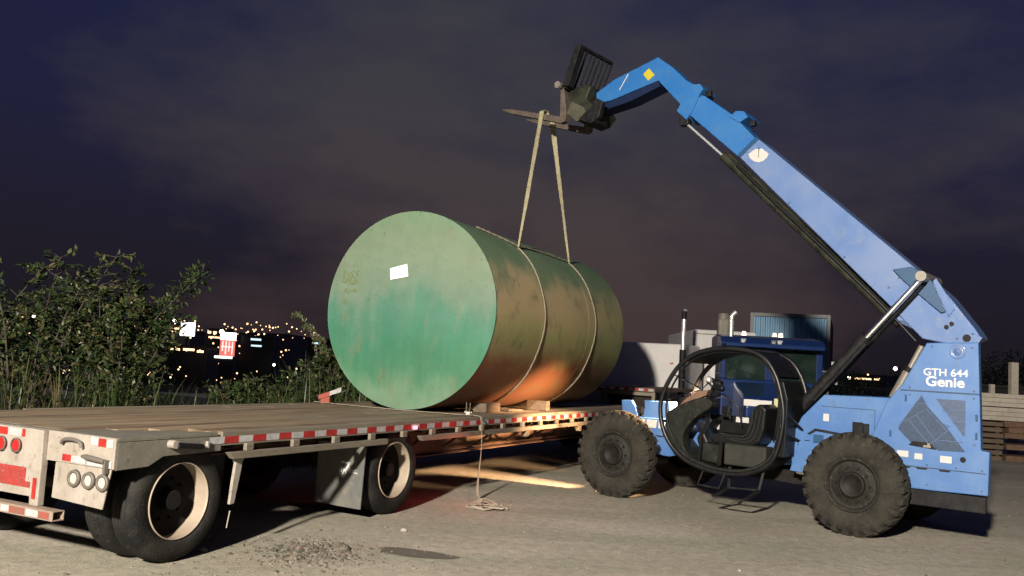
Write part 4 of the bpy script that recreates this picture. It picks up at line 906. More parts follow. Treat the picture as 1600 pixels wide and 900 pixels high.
mb = MB(); mb.box(1.40, 1.58, .755, .765, 1.14, 1.21); mb.build('white_plate', M['white_label'], TH)
mb = MB(); mb.box(1.92, 1.99, .755, .765, 1.36, 1.49); mb.build('yellow_plate', mat('pale_yellow_plate', (.7, .68, .35), None, .6), TH)
mb = MB(); mb.box(1.0, 2.1, .77, .80, .98, 1.22); mb.build('cab_console', M['plastic_dark'], TH, .01)
# steps under the cab
mb = MB()
mb.tube([(1.30, .05, .52), (1.24, .02, .34), (1.55, .0, .335), (1.60, .05, .52)], .014, 8); mb.build('cab_step', M['black'], TH)
mb = MB(); mb.bar((1.50, -.06, .235), (1.93, -.06, .245), .05, .02); mb.bar((1.60, .18, .34), (1.50, -.06, .235), .045, .02); mb.bar((2.0, .18, .36), (1.93, -.06, .245), .05, .03); mb.bar((1.60, .18, .34), (2.0, .18, .36), .05, .02)
mb.bar((2.0, .18, .36), (2.05, .2, .62), .05, .03); mb.bar((1.60, .18, .34), (1.6, .2, .6), .04, .03); mb.build('cab_step', M['black'], TH)
mb = MB(); mb.prism([(1.3, .46), (2.3, .42), (2.6, .60), (1.2, .62)], .75, 1.7); mb.build('belly_plate', M['hub_dark'], TH, .01)
mb = MB(); mb.tube([(2.36, .42, .72), (2.40, .42, .62), (2.50, .42, .62)], .035, 12); mb.build('hydraulic_fitting', M['steelpale'], TH)

# carriage with forks: parts of the machine
CA = MB()
CA.prism([(-1.30, 5.98), (-1.22, 6.16), (-1.36, 6.22), (-1.62, 6.16), (-1.70, 5.98), (-1.62, 5.76), (-1.40, 5.60), (-1.24, 5.64), (-1.12, 5.78)], .72, 1.36)
CR = CA.build('fork_carriage', M['olive_black'], TH, .02)
mb = MB()   # load backrest (grid leaning back), spanning the width
b0, t0 = Vector((-1.60, 0, 6.16)), Vector((-1.36, 0, 6.78))
ya, yb = .55, 1.50
for p in (0.0, 1.0):
    q = b0.lerp(t0, p); mb.bar((q.x, ya, q.z), (q.x, yb, q.z), .05, .05)
for i in range(9):
    yy = ya + (yb - ya) * i / 8; w_ = .075 if i == 0 else .03
    mb.bar((b0.x, yy, b0.z), (t0.x, yy, t0.z), w_, .03, (0, 1, 0))
mb.prism([(-1.63, 6.16), (-1.39, 6.80), (-1.30, 6.77), (-1.50, 6.15)], ya - .05, ya + .09)
mb.build('load_backrest', M['black'], CR, .004)
mb = MB(); mb.tube([(-1.72, .50, 6.20), (-1.72, .56, 6.20)], .055, 16); mb.tube([(-1.72, .49, 6.20), (-1.72, .50, 6.20)], .03, 12); mb.build('fork_shaft_end', M['steelpale'], CR)
mb = MB(); mb.tube([(-1.72, .53, 6.20), (-1.72, 1.52, 6.20)], .035, 12); mb.build('fork_shaft', M['black'], CR)
mb = MB(); mb.prism([(-1.36, 5.62), (-1.12, 5.52), (-.98, 5.60), (-.92, 5.85), (-1.05, 5.92), (-1.15, 5.78)], .62, .72); mb.tube([(-1.08, .6, 5.58), (-1.08, .95, 5.58)], .05, 12)
mb.build('tilt_link', M['black'], CR, .01)
mb = MB(); mb.prism([(-1.55, 5.95), (-1.30, 5.82), (-1.20, 5.66), (-1.42, 5.60), (-1.62, 5.76)], .66, .73); mb.build('carriage_side_plate', mat('dull_olive_steel', (.11, .11, .075), (.15, .145, .10), .5, .2, 8, .5), CR, .008)
for y0 in (.62, 1.30):
    mb = MB()
    mb.prism([(-1.74, 6.26), (-1.68, 6.26), (-1.60, 5.72), (-1.62, 5.62), (-1.70, 5.60), (-2.75, 5.90), (-2.95, 5.985), (-2.95, 5.995), (-2.72, 5.965), (-1.72, 5.71)], y0, y0 + .11)
    mb.build('fork', M['fork_steel'], CR, .004)

# ------------------------------------------------------------------ lifting slings
SIDE = MU
def sling(L, fork_u, fork_w, label, off, a0=51):
    rt_ = empty('lifting_sling', tkw(L, -85), 0, label, 'sling', 'slings between the fork and the tank')
    inv = Vector(rt_.location)
    fz = 5.62 + (-1.72 - fork_u) * .286 + .12
    top = mw(fork_u, fork_w, fz)
    near = tkw(L, a0, RT + .03); far = tkw(L, 180 - a0, RT + .03)
    mb = MB()
    n_ = 16
    for (st, sgn) in ((near, -1),):
        tp = top + MW * (sgn * .075) + Vector((0, 0, -.06))
        P_ = [st.lerp(tp, i / (n_ - 1)) for i in range(n_)]
        ws = [.028 + .062 * min(1, max(0, (i / (n_ - 1) - .02) * 1.6)) * (1 - .35 * abs(math.sin(i * .55 + off))) for i in range(n_)]
        def sd(i, off=off): 
            a = .35 * math.sin(i * .42 + off) + 0.25
            return (MU * math.cos(a) + MW * math.sin(a))
        ribbon(mb, [p - inv for p in P_], ws, sd, .008)
    # wrap over the forks
    wrap = [top + MW * a_ + Vector((0, 0, b_)) for a_, b_ in ((-.075, -.06), (-.07, .0), (-.03, .022), (.03, .022), (.07, .0), (.075, -.06))]
    ribbon(mb, [p - inv for p in wrap], .085, MU, .010)
    mb.build('webbing', M['webbing'], rt_)
    mb = MB(); pts = []
    for i in range(90):
        th = a0 - (360 - (180 - 2 * a0)) * i / 89
        pts.append(tkw(L + .015 * math.sin(i * .5) + (.0 if th > -30 else (-30 - th) * .0022), th, RT + .018) - inv)
    for ph in (0, 2.1, 4.2):      # three laid strands
        q = []
        for i, p in enumerate(pts):
            for k in range(2):
                if i == len(pts) - 1 and k: continue
                pp = p if k == 0 else p.lerp(pts[i + 1], .5)
                a = (i + k * .5) * 1.25 + ph; c_ = (tkw(L, 0) * 0)
                q.append(pp + TS * (.008 * math.cos(a)) + Vector((0, 0, 1)) * (.008 * math.sin(a)))
        mb.tube(q, .0085, 6)
    mb.build('rope', M['rope'], rt_)
    return rt_
sling(1.52, -2.08, .68, 'tan lifting sling nearer the labelled end of the green tank', 0.2)
sling(3.55, -2.36, 1.35, 'tan lifting sling round the rusty far half of the green tank', 2.0, 53)
mb = MB(); o_ = tkw(1.6, 52)
for seg_ in (catmull([tkw(.78, 66, RT + .02), tkw(1.15, 60, RT + .018), tkw(1.6, 52, RT + .03)], 8), catmull([tkw(1.6, 52, RT + .03), tkw(2.1, 55, RT + .02), tkw(2.7, 56, RT + .02), tkw(3.5, 54, RT + .03)], 8)):
    for ph in (0, PI):
        mb.tube([p - o_ + Vector((0, 0, .008 * math.sin(i * 1.6 + ph))) + TW * (.008 * math.cos(i * 1.6 + ph)) for i, p in enumerate(seg_)], .011, 6)
tag(mb.build('spacer_rope', M['rope'], loc=o_), 'loose pale rope lying along the top of the green tank linking both slings', 'rope')

# ------------------------------------------------------------------ things on the trailer
def dunnage(s_, wv, L_, W_, Hh, rz, label):
    mb = MB(); mb.box(-L_ / 2, L_ / 2, -W_ / 2, W_ / 2, 0, Hh)
    o = mb.build('timber_block', M['wood'], bevel=.008); o.location = tw(s_, wv, DZ + .004); o.rotation_euler = (0, 0, RZT + rz)
    return tag(o, label, 'timber block', 'timber blocks wedging the tank')
dunnage(6.75, .52, .62, .20, .13, .15, 'wide brown timber block under the near flank of the green tank')
dunnage(7.40, .42, .35, .12, .035, -.2, 'thin pale board lying just beyond the wide timber block on the deck')
dunnage(8.30, .42, .16, .34, .15, 0.1, 'short square timber lit orange beneath the rusty tank side')
# reflective board sticking up at the far deck edge
mb = MB(); mb.mat(0); mb.prism([(0, 0), (.16, .06), (.16, .12), (.0, .06)], 0, .012); mb.mat(1); mb.prism([(.162, .061), (.33, .125), (.33, .19), (.162, .121)], 0, .012); mb.mat(0); mb.box(.03, .16, .014, .10, -.05, .05)
o = mb.build('warning_board', [mat('scuffed_orange_red', (.5, .08, .045), (.4, .10, .06), .5, 0, 20, .5), M['tape_white']]); o.location = tw(5.42, 2.50, DZ + .055); o.rotation_euler = (0, 0, R(-12))
tag(o, 'small bent red and white board standing on the far edge of the trailer deck', 'warning board')
# tie-down strap across the deck to the near edge
mb = MB(); o_ = tw(5.8, 1.3, DZ + .012)
P_ = [tw(5.46, 2.6, DZ + .02), tw(5.45, 2.0, DZ + .014), tw(5.46, 1.3, DZ + .012), tw(5.47, .7, DZ + .014), tw(5.49, .22, DZ + .02), tw(5.50, .0, DZ + .022), tw(5.50, -.072, DZ - .01), tw(5.50, -.085, .86)]
ribbon(mb, [p - o_ for p in catmull(P_, 5)], .045, TS, .005)
# hanging tail down to the ground
P_ = [tw(5.52, -.085, .86), tw(5.50, -.095, .6), tw(5.46, -.10, .3), tw(5.42, -.12, .08), tw(5.40, -.2, .02)]
cc = catmull(P_, 5); ribbon(mb, [p - o_ for p in cc], [.05 + .02 * abs(math.sin(i * .35)) for i in range(len(cc))], lambda i: (TS * math.cos(.3 + i * .04) + TW * math.sin(.3 + i * .04)), .005)
# coiled heap on the ground
r_ = random.Random(4); c_ = Vector((-0.14, 10.83, 0)); pts = []
base0 = tw(5.40, -.2, .02)
for i in range(34):
    a = i * .9; rad = .05 + .16 * r_.random()
    pts.append(Vector((c_.x + rad * 1.35 * math.cos(a), c_.y + rad * math.sin(a), .012 + .004 * i * r_.random())))
cc = catmull([base0] + pts, 3); ribbon(mb, [p - o_ for p in cc], .04, lambda i: (math.sin(i * .25), math.cos(i * .31), .4 * math.sin(i * .7)), .005)
so = mb.build('tie_down_strap', mat('pale_strap', (.50, .43, .31), (.62, .56, .45), .8, 0, 10, .5, (.3, .24, .16))); so.location = o_
tag(so, 'pale tie-down strap crossing the deck and hanging off its near edge to the ground', 'strap')
mb = MB(); mb.box(-.07, .07, -.03, .03, 0, .05); mb.bar((-.05, -.02, .04), (-.17, -.03, .16), .012, .02); mb.bar((-.05, .02, .04), (-.15, .02, .17), .012, .02); mb.tube([(-.02, -.045, .04), (-.02, .045, .04)], .018, 10)
o = mb.build('ratchet_buckle', M['steelpale'], bevel=.004); o.location = tw(5.56, .16, DZ + .012); o.rotation_euler = (0, 0, RZT + R(25))
tag(o, 'open metal ratchet buckle at the near deck edge beside the timber block', 'ratchet')

# ------------------------------------------------------------------ ground debris
def stone_mesh(q, c, r, rr, n=1):
    bm = bmesh.new(); bmesh.ops.create_icosphere(bm, subdivisions=n, radius=1)
    sx, sy, sz = r * rr.uniform(.7, 1.3), r * rr.uniform(.7, 1.2), r * rr.uniform(.45, .8)
    vs = [(c[0] + v.co.x * sx * rr.uniform(.8, 1.15), c[1] + v.co.y * sy * rr.uniform(.8, 1.15), c[2] + v.co.z * sz * rr.uniform(.8, 1.1)) for v in bm.verts]
    q.add(vs, [tuple(v.index for v in f.verts) for f in bm.faces]); bm.free()
r_ = random.Random(21)
M['pebble'] = mat('pebble_grey', (.27, .235, .185), (.36, .32, .26), .9, 0, 3, .5, (.2, .17, .12))
M['pebble2'] = mat('pebble_dark', (.13, .11, .085), (.2, .17, .13), .9, 0, 3, .5)
mb = MB()
for i in range(3200):
    if i < 1500: y = r_.uniform(5.2, 16); x = r_.uniform(-.62, .62) * y
    elif i < 2600: y = r_.uniform(5.3, 8.5); x = -2.2 + r_.gauss(0, 1.0)
    else: y = 7.9 + r_.gauss(0, .45); x = -1.55 + r_.gauss(0, .32)
    if Vector((x - T0.x, y - T0.y, 0)).dot(TW) > .0 and r_.random() < .7: continue
    rad = min(.022, .0035 + r_.expovariate(1 / .004)); mb.mat(0 if r_.random() < .7 else 1)
    stone_mesh(mb, (x, y, rad * .3), rad, r_)
tag(mb.build('gravel', [M['pebble'], M['pebble2']]), kind='stuff')
mb = MB()      # rough crumbled dirt and litter
for i in range(700):
    x = -1.62 + r_.gauss(0, .24); y = 7.95 + r_.gauss(0, .26); rad = r_.uniform(.004, .022) * (1.3 if r_.random() < .1 else .8)
    mb.mat(r_.choice([0, 1, 1, 2, 2, 3])); stone_mesh(mb, (x, y, rad * .25), rad, r_)
for i in range(90):
    x = -1.66 + r_.gauss(0, .25); y = 7.9 + r_.gauss(0, .25); h_ = r_.uniform(.01, .035); a = r_.uniform(0, 2 * PI); q = r_.uniform(.004, .012)
    mb.mat(4); mb.add([(x - q * math.cos(a), y - q * math.sin(a), 0), (x + q * math.cos(a), y + q * math.sin(a), 0), (x + h_ * .9 * math.cos(a + 1), y + h_ * .9 * math.sin(a + 1), h_)], [(0, 1, 2)])
tag(mb.leaves('dirt_crumbs', [M['pebble'], M['pebble2'], mat('dark_crumb', (.08, .075, .05), (.12, .11, .08), .9), mat('reddish_crumb', (.22, .15, .12), (.3, .2, .17), .9), GRS[2]]), kind='stuff')
for (x, y, rad, lb) in ((-2.50, 7.74, .035, 'pale fist-sized stone beside the shadow of the nearest trailer tyre'), (-1.36, 8.10, .05, 'dark lump of soil at the right end of the crumbled dirt patch'), (.06, 10.78, .05, 'brown rubble lump at the right of the strap heap'), (-.22, 10.72, .045, 'whitish rubble lump at the left of the strap heap'), (-.95, 9.15, .03, 'small stone on the bare ground below the mud flap'), (-2.75, 7.35, .03, 'small stone in front of the nearest tyre'), (2.2, 8.2, .022, 'small pale stone in the open yard before the rear wheel')):
    mb = MB(); stone_mesh(mb, (0, 0, 0), rad, r_, 2); o = mb.build('stone', M['rubble'] if 'soil' not in lb else M['pebble2']); o.location = (x, y, rad * .35); tag(o, lb, 'stone')
mb = MB()      # damp oval stain, real mark on the soil
n_ = 40; ring_ = []
for k in range(n_):
    a = 2 * PI * k / n_; rr = 1 + .08 * math.sin(3 * a + 1) + .05 * math.sin(7 * a); ring_.append((-.72 + .37 * rr * math.cos(a), 8.15 + .16 * rr * math.sin(a) - .10 * math.cos(a), .004))
mb.add(ring_, [tuple(range(n_))]); st = mb.build('damp_patch', mat('damp_soil', (.15, .13, .10), (.19, .165, .13), .75, 0, 14, .5, (.12, .1, .08), .4, 50)); tag(st, kind='structure')

# ------------------------------------------------------------------ vegetation
def leafquad(q, p, d, size, up, rr):
    d = d.normalized(); s_ = d.cross(up); s_ = s_.normalized() if s_.length > 1e-3 else Vector((1, 0, 0))
    nn = s_.cross(d) * (size * .18 * rr.uniform(-1, 1))
    w_ = size * rr.uniform(.20, .30)
    q.add([p, p + d * size * .45 + s_ * w_ + nn, p + d * size, p + d * size * .45 - s_ * w_ + nn], [(0, 1, 2, 3)])
def shrub(x, y, h, seed, label, nst=9, spread=.55, lean=(0, 0), dens=1.0, name='leafy_shrub'):
    rr = random.Random(seed); rt_ = empty(name, (x, y, 0), 0, label, 'shrub', 'shrubs behind the trailer')
    st = MB(); lf = MB()
    for k in range(nst):
        a = rr.uniform(0, 2 * PI); hh = h * rr.uniform(.62, 1.0) if k else h
        dx, dy = math.cos(a) * spread * hh * rr.uniform(.2, 1) + lean[0] * hh, math.sin(a) * spread * .7 * hh * rr.uniform(.2, 1) + lean[1] * hh
        bx, by = math.cos(a) * .12, math.sin(a) * .12
        pts = [Vector((bx, by, 0)), Vector((bx + dx * .18, by + dy * .18, hh * .35)), Vector((dx * .55, dy * .55, hh * .7)), Vector((dx, dy, hh))]
        cv = catmull(pts, 5); n_ = len(cv); st.tube(cv, [.022 * (1 - i / n_ * .85) for i in range(n_)], 6)
        for i in range(3, n_):
            for _ in range(2 if i < 6 else 3):
                a2 = rr.uniform(0, 2 * PI); ln = rr.uniform(.12, .42) * (1.25 - i / n_ * .5)
                tip = cv[i] + Vector((math.cos(a2) * ln, math.sin(a2) * ln, rr.uniform(-.05, .8) * ln))
                st.tube([cv[i], cv[i].lerp(tip, .5) + Vector((0, 0, .02)), tip], [.006, .004, .002], 4, caps=False)
                nl = int(rr.uniform(9, 18) * dens)
                tone = rr.choice([0, 0, 0, 1, 1, 2, 2, 3 if rr.random() < .4 else 0])
                for _l in range(nl):
                    t = rr.uniform(.2, 1.05); p = cv[i].lerp(tip, t)
                    d = (tip - cv[i]).normalized() + Vector((rr.gauss(0, .7), rr.gauss(0, .7), rr.gauss(-.1, .6)))
                    lf.mat(tone if rr.random() < .75 else rr.choice([0, 1, 2])); leafquad(lf, p, d, rr.uniform(.06, .125), Vector((rr.gauss(0, .4), rr.gauss(0, .4), 1)), rr)
    st.build('stems', M['bark'], rt_); lf.leaves('foliage', LEAF, rt_)
shrub(-7.9, 12.6, 2.75, 1, 'leafy shrub at the left edge of the photo behind the trailer rear', 9)
shrub(-6.95, 13.0, 2.95, 2, 'tall leafy shrub with two round heads, second from the left edge', 10, .42)
shrub(-6.0, 13.3, 2.85, 3, 'broad leafy shrub third from the left with an orange light behind it', 11, .5)
shrub(-5.62, 13.1, 2.3, 4, 'leafy shrub leaning right with one long branch reaching into the sky', 8, .38, (.12, 0))
# the long leaning branch belongs to that shrub
LB = MB(); lf = MB(); rr = random.Random(44)
cv = catmull([Vector((-.1, 0, .3)), Vector((.05, 0, 1.3)), Vector((.35, 0, 2.0)), Vector((.72, 0, 2.45)), Vector((1.02, 0, 2.78))], 6); LB.tube(cv, [.02 * (1 - i / len(cv) * .9) for i in range(len(cv))], 6)
for i in range(6, len(cv)):
    for _ in range(26):
        d = Vector((rr.gauss(0, .7), rr.gauss(0, .7), rr.gauss(.2, .6))); lf.mat(rr.choice([0, 0, 1, 2])); leafquad(lf, cv[i] + d * .11, d, rr.uniform(.06, .12), Vector((rr.gauss(0, .4), 0, 1)), rr)
par = [o for o in bpy.data.objects if o.name.startswith('leafy_shrub') and 'long branch' in o.get('label', '')][0]
LB.build('long_branch', M['bark'], par); lf.leaves('branch_foliage', LEAF, par)
shrub(-6.6, 15.2, 2.3, 5, 'darker leafy shrub standing behind the second and third shrubs', 10, .6)
shrub(-8.9, 15.0, 2.5, 6, 'dark leafy shrub far behind the leftmost shrub', 9, .6)

for i, (x, y, h_, lb) in enumerate(((-4.45, 14.6, 1.15, 'low dark bush below the white lit board'), (-3.75, 14.8, 1.2, 'low dark bush right of the red lit sign'), (-3.05, 15.0, 1.85, 'dark weedy bush among the reeds left of the tank'), (-2.4, 15.2, 1.95, 'dark weedy bush touching the outline of the tank end'))):
    shrub(x, y, h_, 20 + i, lb, 8, .42, dens=.8)
def grass_clump(x, y, h, n_, seed, label, spread=.3, dry=.25, plume=False):
    rr = random.Random(seed); q = MB()
    for _ in range(n_):
        a = rr.uniform(0, 2 * PI); hh = h * rr.uniform(.45, 1.0); b = Vector((rr.gauss(0, spread * .45), rr.gauss(0, spread * .45), 0))
        ln = hh * rr.uniform(.1, .55); w_ = rr.uniform(.008, .018); dr = Vector((math.cos(a), math.sin(a), 0)); sd = Vector((-dr.y, dr.x, 0))
        pr_ = []; m_ = 6
        droop = rr.uniform(0, .5)
        for i in range(m_ + 1):
            t = i / m_; p = b + dr * ln * t * t + Vector((0, 0, hh * (t - droop * max(0, t - .55) ** 2 * 1.8))); ww = w_ * (1 - t) ** .6 * (1 if t > .0 else .6)
            pr_ += [p - sd * ww, p + sd * ww]
        q.mat(1 if rr.random() < dry else rr.choice([0, 0, 2])); q.add(pr_, [(2 * i, 2 * i + 1, 2 * i + 3, 2 * i + 2) for i in range(m_)])
    if plume:
        for k in range(3):
            a = rr.uniform(-.6, .6); base = Vector((rr.uniform(-.1, .1), 0, h * .6)); tip = Vector((-.25 + k * .2, 0, h * (1.25 - .1 * k)))
            cvp = catmull([base, base.lerp(tip, .5) + Vector((.12, 0, .1)), tip, tip + Vector((-.16, 0, .02))], 6)
            for i, p in enumerate(cvp):
                if i < 5: continue
                for _ in range(9):
                    d = Vector((rr.gauss(-.2, .5), rr.gauss(0, .5), rr.gauss(.2, .6))); q.mat(1 if rr.random() < .6 else 0); leafquad(q, p, d, rr.uniform(.03, .08), Vector((0, 1, .3)), rr)
            q.mat(1); q.tube(cvp, .006, 4, caps=False)
    o = q.leaves('grass_clump', GRS); o.location = (x, y, 0)
    return tag(o, label, 'grass', 'tall grass behind the trailer')
GL = [(-7.6, 11.9, 1.7, 'tall grass clump nearest the left edge behind the trailer'), (-6.6, 12.0, 1.75, 'bright green grass blades below the two-headed shrub'), (-6.0, 12.2, 1.65, 'yellowish grass clump below the broad shrub'), (-5.4, 12.4, 1.7, 'grass clump with thick stalks right of the broad shrub'), (-4.9, 12.8, 1.45, 'low grass clump below the long leaning branch'), (-4.3, 13.0, 1.4, 'low dark grass under the white lit board'), (-3.8, 13.3, 1.45, 'sparse grass blades under the red lit sign'), (-3.35, 13.6, 1.6, 'arching grass clump right of the red lit sign'), (-2.95, 14.0, 1.75, 'green arching grass midway between sign and tank'), (-2.55, 14.2, 1.9, 'dense grass clump just left of the green tank'), (-2.2, 14.5, 1.75, 'grass clump partly hidden by the green tank end')]
for i, (x, y, h_, lb) in enumerate(GL): grass_clump(x, y, h_ * (.92 if i in (5, 6) else 1), 95, 60 + i, lb, .36, .3 if i != 2 else .55)
grass_clump(-3.30, 15.2, 1.85, 170, 90, 'tall plumed reed clump arching against the sky left of the tank', .5, .4, True)
grass_clump(-2.9, 15.6, 1.95, 150, 91, 'taller reed clump directly behind the plumed one', .5, .3)
rr = random.Random(77); q = MB()
for _ in range(5200):      # continuous rough grass of the verge
    s_ = rr.uniform(-4, 16); wv = 4.2 + abs(rr.gauss(0, 2.6)); c = tw(s_, wv); hh = rr.uniform(.2, .8); a = rr.uniform(0, 2 * PI)
    dr = Vector((math.cos(a), math.sin(a), 0)) ; sd = Vector((-dr.y, dr.x, 0)) * rr.uniform(.008, .02); ln = hh * rr.uniform(.1, .6)
    q.mat(rr.choice([0, 1, 2, 2])); pr_ = []
    for i in range(4):
        t = i / 3; p = c + dr * ln * t * t + Vector((0, 0, hh * t)); pr_ += [p - sd * (1.02 - t), p + sd * (1.02 - t)]
    q.add(pr_, [(0, 1, 3, 2), (2, 3, 5, 4), (4, 5, 7, 6)])
tag(q.leaves('verge_grass', GRS), kind='stuff')

def dark_tree(x, y, h, seed, label, rad=None):
    rr = random.Random(seed); rt_ = empty('background_tree', (x, y, H(x, y)), 0, label, 'tree', 'dark trees along the horizon'); rad = rad or h * .45
    q = MB(); q.tube([(0, 0, 0), (.1, 0, h * .5), (0, 0, h * .8)], [h * .03, h * .02, h * .01], 7); q.build('trunk', M['bark'], rt_)
    q = MB()
    cl_ = [(Vector((rr.uniform(-.7, .7) * rad, rr.uniform(-.7, .7) * rad, h * rr.uniform(.35, .88))), rad * rr.uniform(.3, .5)) for _ in range(12)]
    for _ in range(1500):
        c, r0 = rr.choice(cl_); d = Vector((rr.gauss(0, 1), rr.gauss(0, 1), rr.gauss(0, 1))).normalized(); p = c + d * r0 * rr.uniform(.6, 1.05)
        q.mat(rr.choice([0, 2, 2])); leafquad(q, p, d + Vector((rr.gauss(0, 1), rr.gauss(0, 1), rr.gauss(0, 1))), h * .06, Vector((rr.gauss(0, 1), rr.gauss(0, 1), 1)), rr)
    q.leaves('crown', LEAF, rt_)
for i, (x, y, h_, lb) in enumerate(((24.5, 66, 2.7, 'low dark tree right of the blue truck cab'), (27.0, 68, 2.9, 'dark tree behind the lift cylinder'), (29.5, 66, 2.6, 'dark tree below the distant white lamps'), (32, 69, 2.9, 'dark tree just left of the telehandler tower'), (37.2, 66, 4.3, 'dark tree just right of the telehandler tower'), (40.5, 68, 4.7, 'tallest dark tree toward the right edge'), (43.6, 67, 4.5, 'dark tree at the right edge of the photo'))):
    dark_tree(x, y, h_, 300 + i, lb, h_ * .62)

# ------------------------------------------------------------------ vehicles behind
# white tractor coupled to the trailer
SM = empty('white_semi_tractor', tw(16.25, 1.3), RZT, 'white semi tractor coupled ahead of the flatbed, shaded by the tank', 'semi tractor')
mb = MB(); mb.prism([(0, .95), (1.9, .95), (1.9, 2.30), (1.5, 2.46), (0, 2.44)], -.98, 1.12); mb.build('cab_body', M['white_paint'], SM, .05, seg=3)
mb = MB(); mb.prism([(-.32, 1.05), (.0, 1.0), (.0, 2.42), (-.26, 2.40)], -1.03, -.985); mb.build('side_fairing', M['white_paint'], SM, .012)
mb = MB(); mb.prism([(1.9, .9), (3.4, .9), (3.5, 1.5), (1.9, 1.75)], -.7, .8); mb.build('hood', M['white_paint'], SM, .06, seg=3)
mb = MB(); mb.box(-3.0, 3.4, -.45, .45, .62, .86); mb.build('truck_frame', M['frame_dark'], SM, .01)
for sx in (-2.2, -.9, 2.7):
    for sy in (-1, 1):
        mb = MB(); mb.lathe_y([(sy * .80, .0005), (sy * .80, .28), (sy * .78, .30), (sy * .78, .45), (sy * .85, .5), (sy * 1.05, .5), (sy * 1.1, .46), (sy * 1.1, .3), (sy * 1.05, .28), (sy * .98, .0005)], sx, .5, 32); mb.build('tyre', M['rubber_t'], SM)
mb = MB(); mb.prism([(-.262, 2.06), (-.262, 2.1), (-.262, 2.15)], -.90, -.80) if False else mb.bar((-.0, -.75, 1.98), (-.0, -.66, 1.96), .012, .03); mb.build('small_emblem', M['tape_red'], SM)
def stack(x, y, z0, z1, rad, label, sleeve=False):
    rt_ = None
    q = MB(); q.tube([(0, 0, z0), (0, 0, z1 - .16)], rad, 18); q.tube(catmull([(0, 0, z1 - .17), (0, 0, z1 - .06), (.03, .0, z1 - .01), (.09, 0, z1 + .05)], 4), rad * .92, 16)
    o = q.build('exhaust_stack', M['chrome']); o.location = (x, y, 0)
    return o
# stack of the white tractor
p = tw(15.98, .30); s1 = stack(0, 0, 1.2, 3.18, .055, ''); s1.parent = SM; s1.location = (-.42, -1.08, 0)
q = MB(); q.tube([(0, 0, 1.2), (0, 0, 2.30)], .075, 18); q.build('muffler', M['black'], SM, loc=(-.42, -1.08, 0))
q = MB(); q.tube([(0, 0, 3.02), (0, 0, 3.10), (.02, 0, 3.2)], .058, 14); q.build('stack_tip', M['black'], SM, loc=(-.42, -1.08, 0))
# white box truck behind
BT = empty('white_box_truck', (4.87, 23.4, 0), R(-1.5), 'tall white truck body behind the oval telehandler cab', 'truck')
mb = MB(); mb.box(0, 1.62, 0, 4.5, .8, 2.93); mb.build('cargo_box', M['white_paint'], BT, .05, seg=3)
mb = MB(); mb.box(.05, 1.57, -.012, -.002, 2.80, 2.83); mb.box(1.10, 1.14, -.02, -.004, .9, 2.78); mb.tube([(1.0, -.05, 1.6), (1.0, -.05, 2.3)], .03, 10); mb.tube([(1.2, -.05, 1.2), (1.2, -.05, 2.75)], .018, 8); mb.build('door_bars', M['steelpale'], BT)
mb = MB(); mb.box(.1, 1.5, .2, 4.4, .5, .78); mb.build('truck_frame', M['frame_dark'], BT)
for sy in (.9, 3.6):
    for sx in (.0, 1.38):
        mb = MB(); mb.tube([(sx, sy, .45), (sx + .24, sy, .45)], .45, 28); mb.build('tyre', M['rubber_t'], BT, .03)
# dark blue semi, facing the camera
BS = empty('blue_semi_tractor', (4.26, 17.6, 0), R(-6), 'dark blue semi cab with roof visor behind the telehandler', 'semi tractor')
mb = MB(); mb.prism([(.0, .9), (2.0, .9), (2.0, 1.70), (.0, 1.70)], .35, 1.9); mb.build('cab_body', M['truckblue'], BS, .04, seg=3)
mb = MB()      # cab upper: pillars and roof around two openings
for a, b in ((.0, .10), (.88, 1.16), (1.88, 2.0)): mb.box(a, b, .42, .50, 1.70, 2.34)
mb.box(0, .08, .50, 1.9, 1.70, 2.34); mb.box(1.92, 2.0, .5, 1.9, 1.7, 2.34); mb.build('cab_pillars', M['truckblue'], BS, .012)
mb = MB(); mb.prism([(.42, 2.34), (.25, 2.36), (.20, 2.42), (.45, 2.55), (1.2, 2.62), (1.9, 2.58), (1.9, 2.34)], -.02, 2.02, 'x'); mb.build('cab_roof', M['truckblue'], BS, .05, seg=3)
mb = MB(); mb.prism([(.20, 2.40), (.02, 2.34), (.02, 2.42), (.25, 2.52)], .05, 1.95, 'x'); mb.build('sun_visor', M['truckblue'], BS, .02, seg=2)
for a, b in ((.10, .88), (1.16, 1.88)):
    mb = MB(); mb.box(a, b, .455, .465, 1.70, 2.34); mb.build('windscreen', M['glass'], BS)
    mb = MB(); mb.box(a + .16, b - .14, 1.86, 1.87, 1.82, 2.16); mb.build('rear_window', mat('greenish_pane', (.12, .17, .11), (.2, .24, .15), .5, 0, 4, .5), BS)
mb = MB(); mb.box(.08, 1.92, 1.80, 1.84, 1.70, 2.34); mb.build('cab_back_wall', M['darkbuild'], BS)
mb = MB(); mb.prism([(-1.2, .7), (.35, .7), (.35, 1.66), (-.9, 1.40), (-1.2, 1.25)], .25, 1.75, 'x'); mb.build('hood', M['truckblue'], BS, .06, seg=3)
mb = MB(); mb.box(.55, 1.45, -1.23, -1.20, .75, 1.22); mb.build('radiator_grille', M['chrome'], BS, .02)
for a in (.42, 1.02, 1.14):
    mb = MB(); mb.tube([(a, .3, 2.58), (a, .3, 2.66)], [.05, .035], 14); mb.build('marker_lamp', mat('cab_marker_lit', (1, .95, .8), None, .3, emit=(1, .92, .75), estr=1.6 if a != 1.02 else .4), BS)
